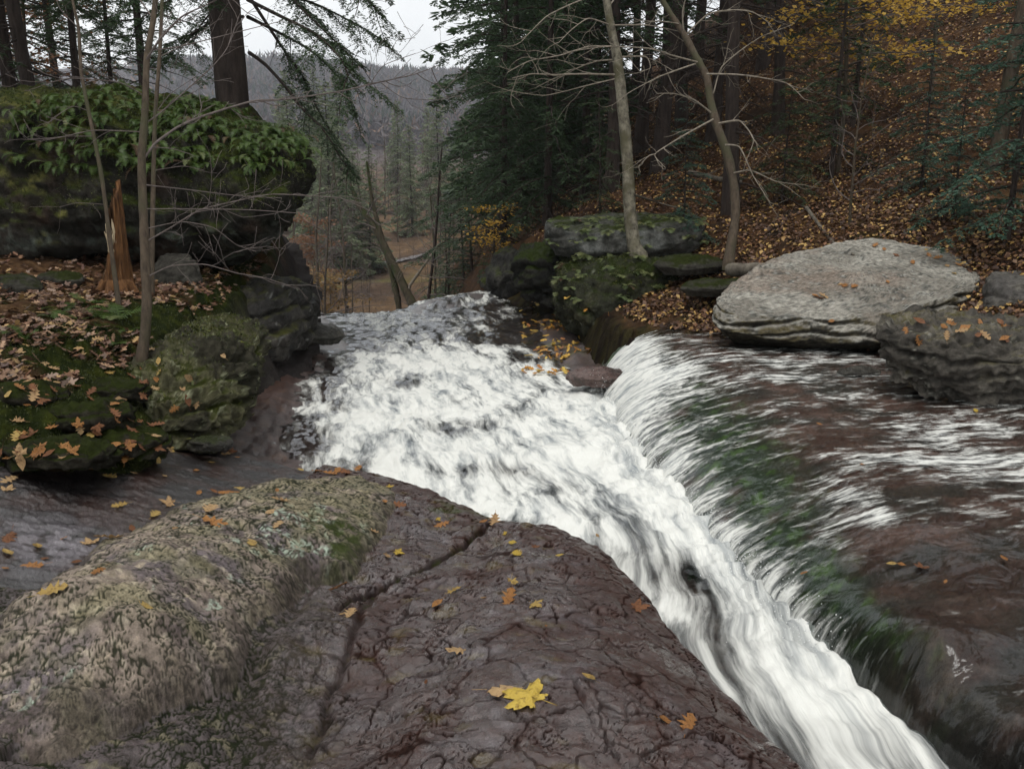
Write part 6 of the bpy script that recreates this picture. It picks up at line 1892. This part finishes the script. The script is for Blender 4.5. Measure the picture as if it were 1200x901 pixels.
up_ = np.tile([0, 0, 1.0], (len(P_), 1))
litter('bank_leaf_litter', P_[half_], up_[half_], .064, PALB, 'brown maple leaves strewn thickly over the bank by the stump', 1)
litter('bank_oak_litter', P_[~half_], up_[~half_], .064, PALB, 'tan oak leaves strewn among the maple leaves on the bank', 2)
# yellow leaves afloat in the still brown shallows below the outcrop
sx, sy = [], []
for _try in range(900):
    if len(sx) > 170: break
    px, py = rng.uniform(610, 715), rng.uniform(350, 440)
    h_, n_, ob = hit(px, py)
    if h_ is None or ob.name.split('.')[0] not in ('stream_bed', 'stream_water', 'hillside', 'mossy_rock') or n_.z < .8: continue
    if fbm(np.array([h_.x * 2]), np.array([h_.y * 2]), 2, 821)[0] < -.15: continue
    sx.append(tuple(h_)); sy.append(tuple(n_))
litter('shallows_leaf_litter', np.array(sx), np.array(sy), .085, [(.5, .3, .05), (.42, .2, .04), (.55, .38, .08), (.3, .12, .03)], 'yellow leaves scattered in the brown shallows under the outcrop', 2)
# spray thrown up where the sheet lands (beyond counting)
k = 1500
sy_ = rng.uniform(3.2, 9.0, k)
sx_ = np.interp(sy_, LEDGE_Y, BASE_X) - np.abs(rng.normal(0, .16, k)) + .06
sz_ = water_f(sx_, sy_) + np.abs(rng.normal(.02, .07, k)) * (.5 + .1 * sy_)
C_ = np.stack([sx_, sy_, sz_], -1)
r_ = rng.uniform(.0010, .0030, (k, 1))
tet = np.array([(1, 1, 1), (-1, -1, 1), (-1, 1, -1), (1, -1, -1)], float)
V = (C_[:, None] + r_[:, None] * tet[None]).reshape(-1, 3)
F = (np.array([(0, 1, 2), (0, 3, 1), (0, 2, 3), (1, 3, 2)])[None] + (np.arange(k) * 4)[:, None, None]).reshape(-1, 3)
stuff(link('spray', np_mesh('spray', V, F, False, np.tile([.85, .87, .87, 1], (len(V), 1))), 'litter'), 'white spray droplets where the sheet of water lands', 'spray')
# twig on the slab
h_, _, _ = hit(394, 692)
if h_ is not None:
    ac = Acc(); P = np.array([h_ + Vector((-.04, -.03, .012)), h_ + Vector((0, 0, .015)), h_ + Vector((.035, .05, .014))]); tube(ac, P, [.004, .005, .004], 6)
    tag(link('twig', ac.mesh('twig'), 'dead_wood'), 'short reddish twig lying in the dip beside the mossy hump', 'twig')

# ================================================================== haze over the valley
ac = Acc()
x0, x1, y0, y1, z0, z1 = -1000, 1000, -30, 1500, -30, 140
V = [(x, y, z) for z in (z0, z1) for y in (y0, y1) for x in (x0, x1)]
F = [(0, 2, 3, 1), (4, 5, 7, 6), (0, 1, 5, 4), (2, 6, 7, 3), (0, 4, 6, 2), (1, 3, 7, 5)]
hz_o = link('haze', np_mesh('haze', np.array(V, float), np.array(F), False))
m, n, l, b = nodes('haze_air')
n.remove(b)
pv = n.new('ShaderNodeVolumePrincipled')
pv.inputs['Color'].default_value = (.86, .91, 1.0, 1)
pv.inputs['Density'].default_value = .00036
l.new(pv.outputs[0], n['Material Output'].inputs['Volume'])
hz_o.data.materials.append(m)
hz_o['kind'] = 'stuff'
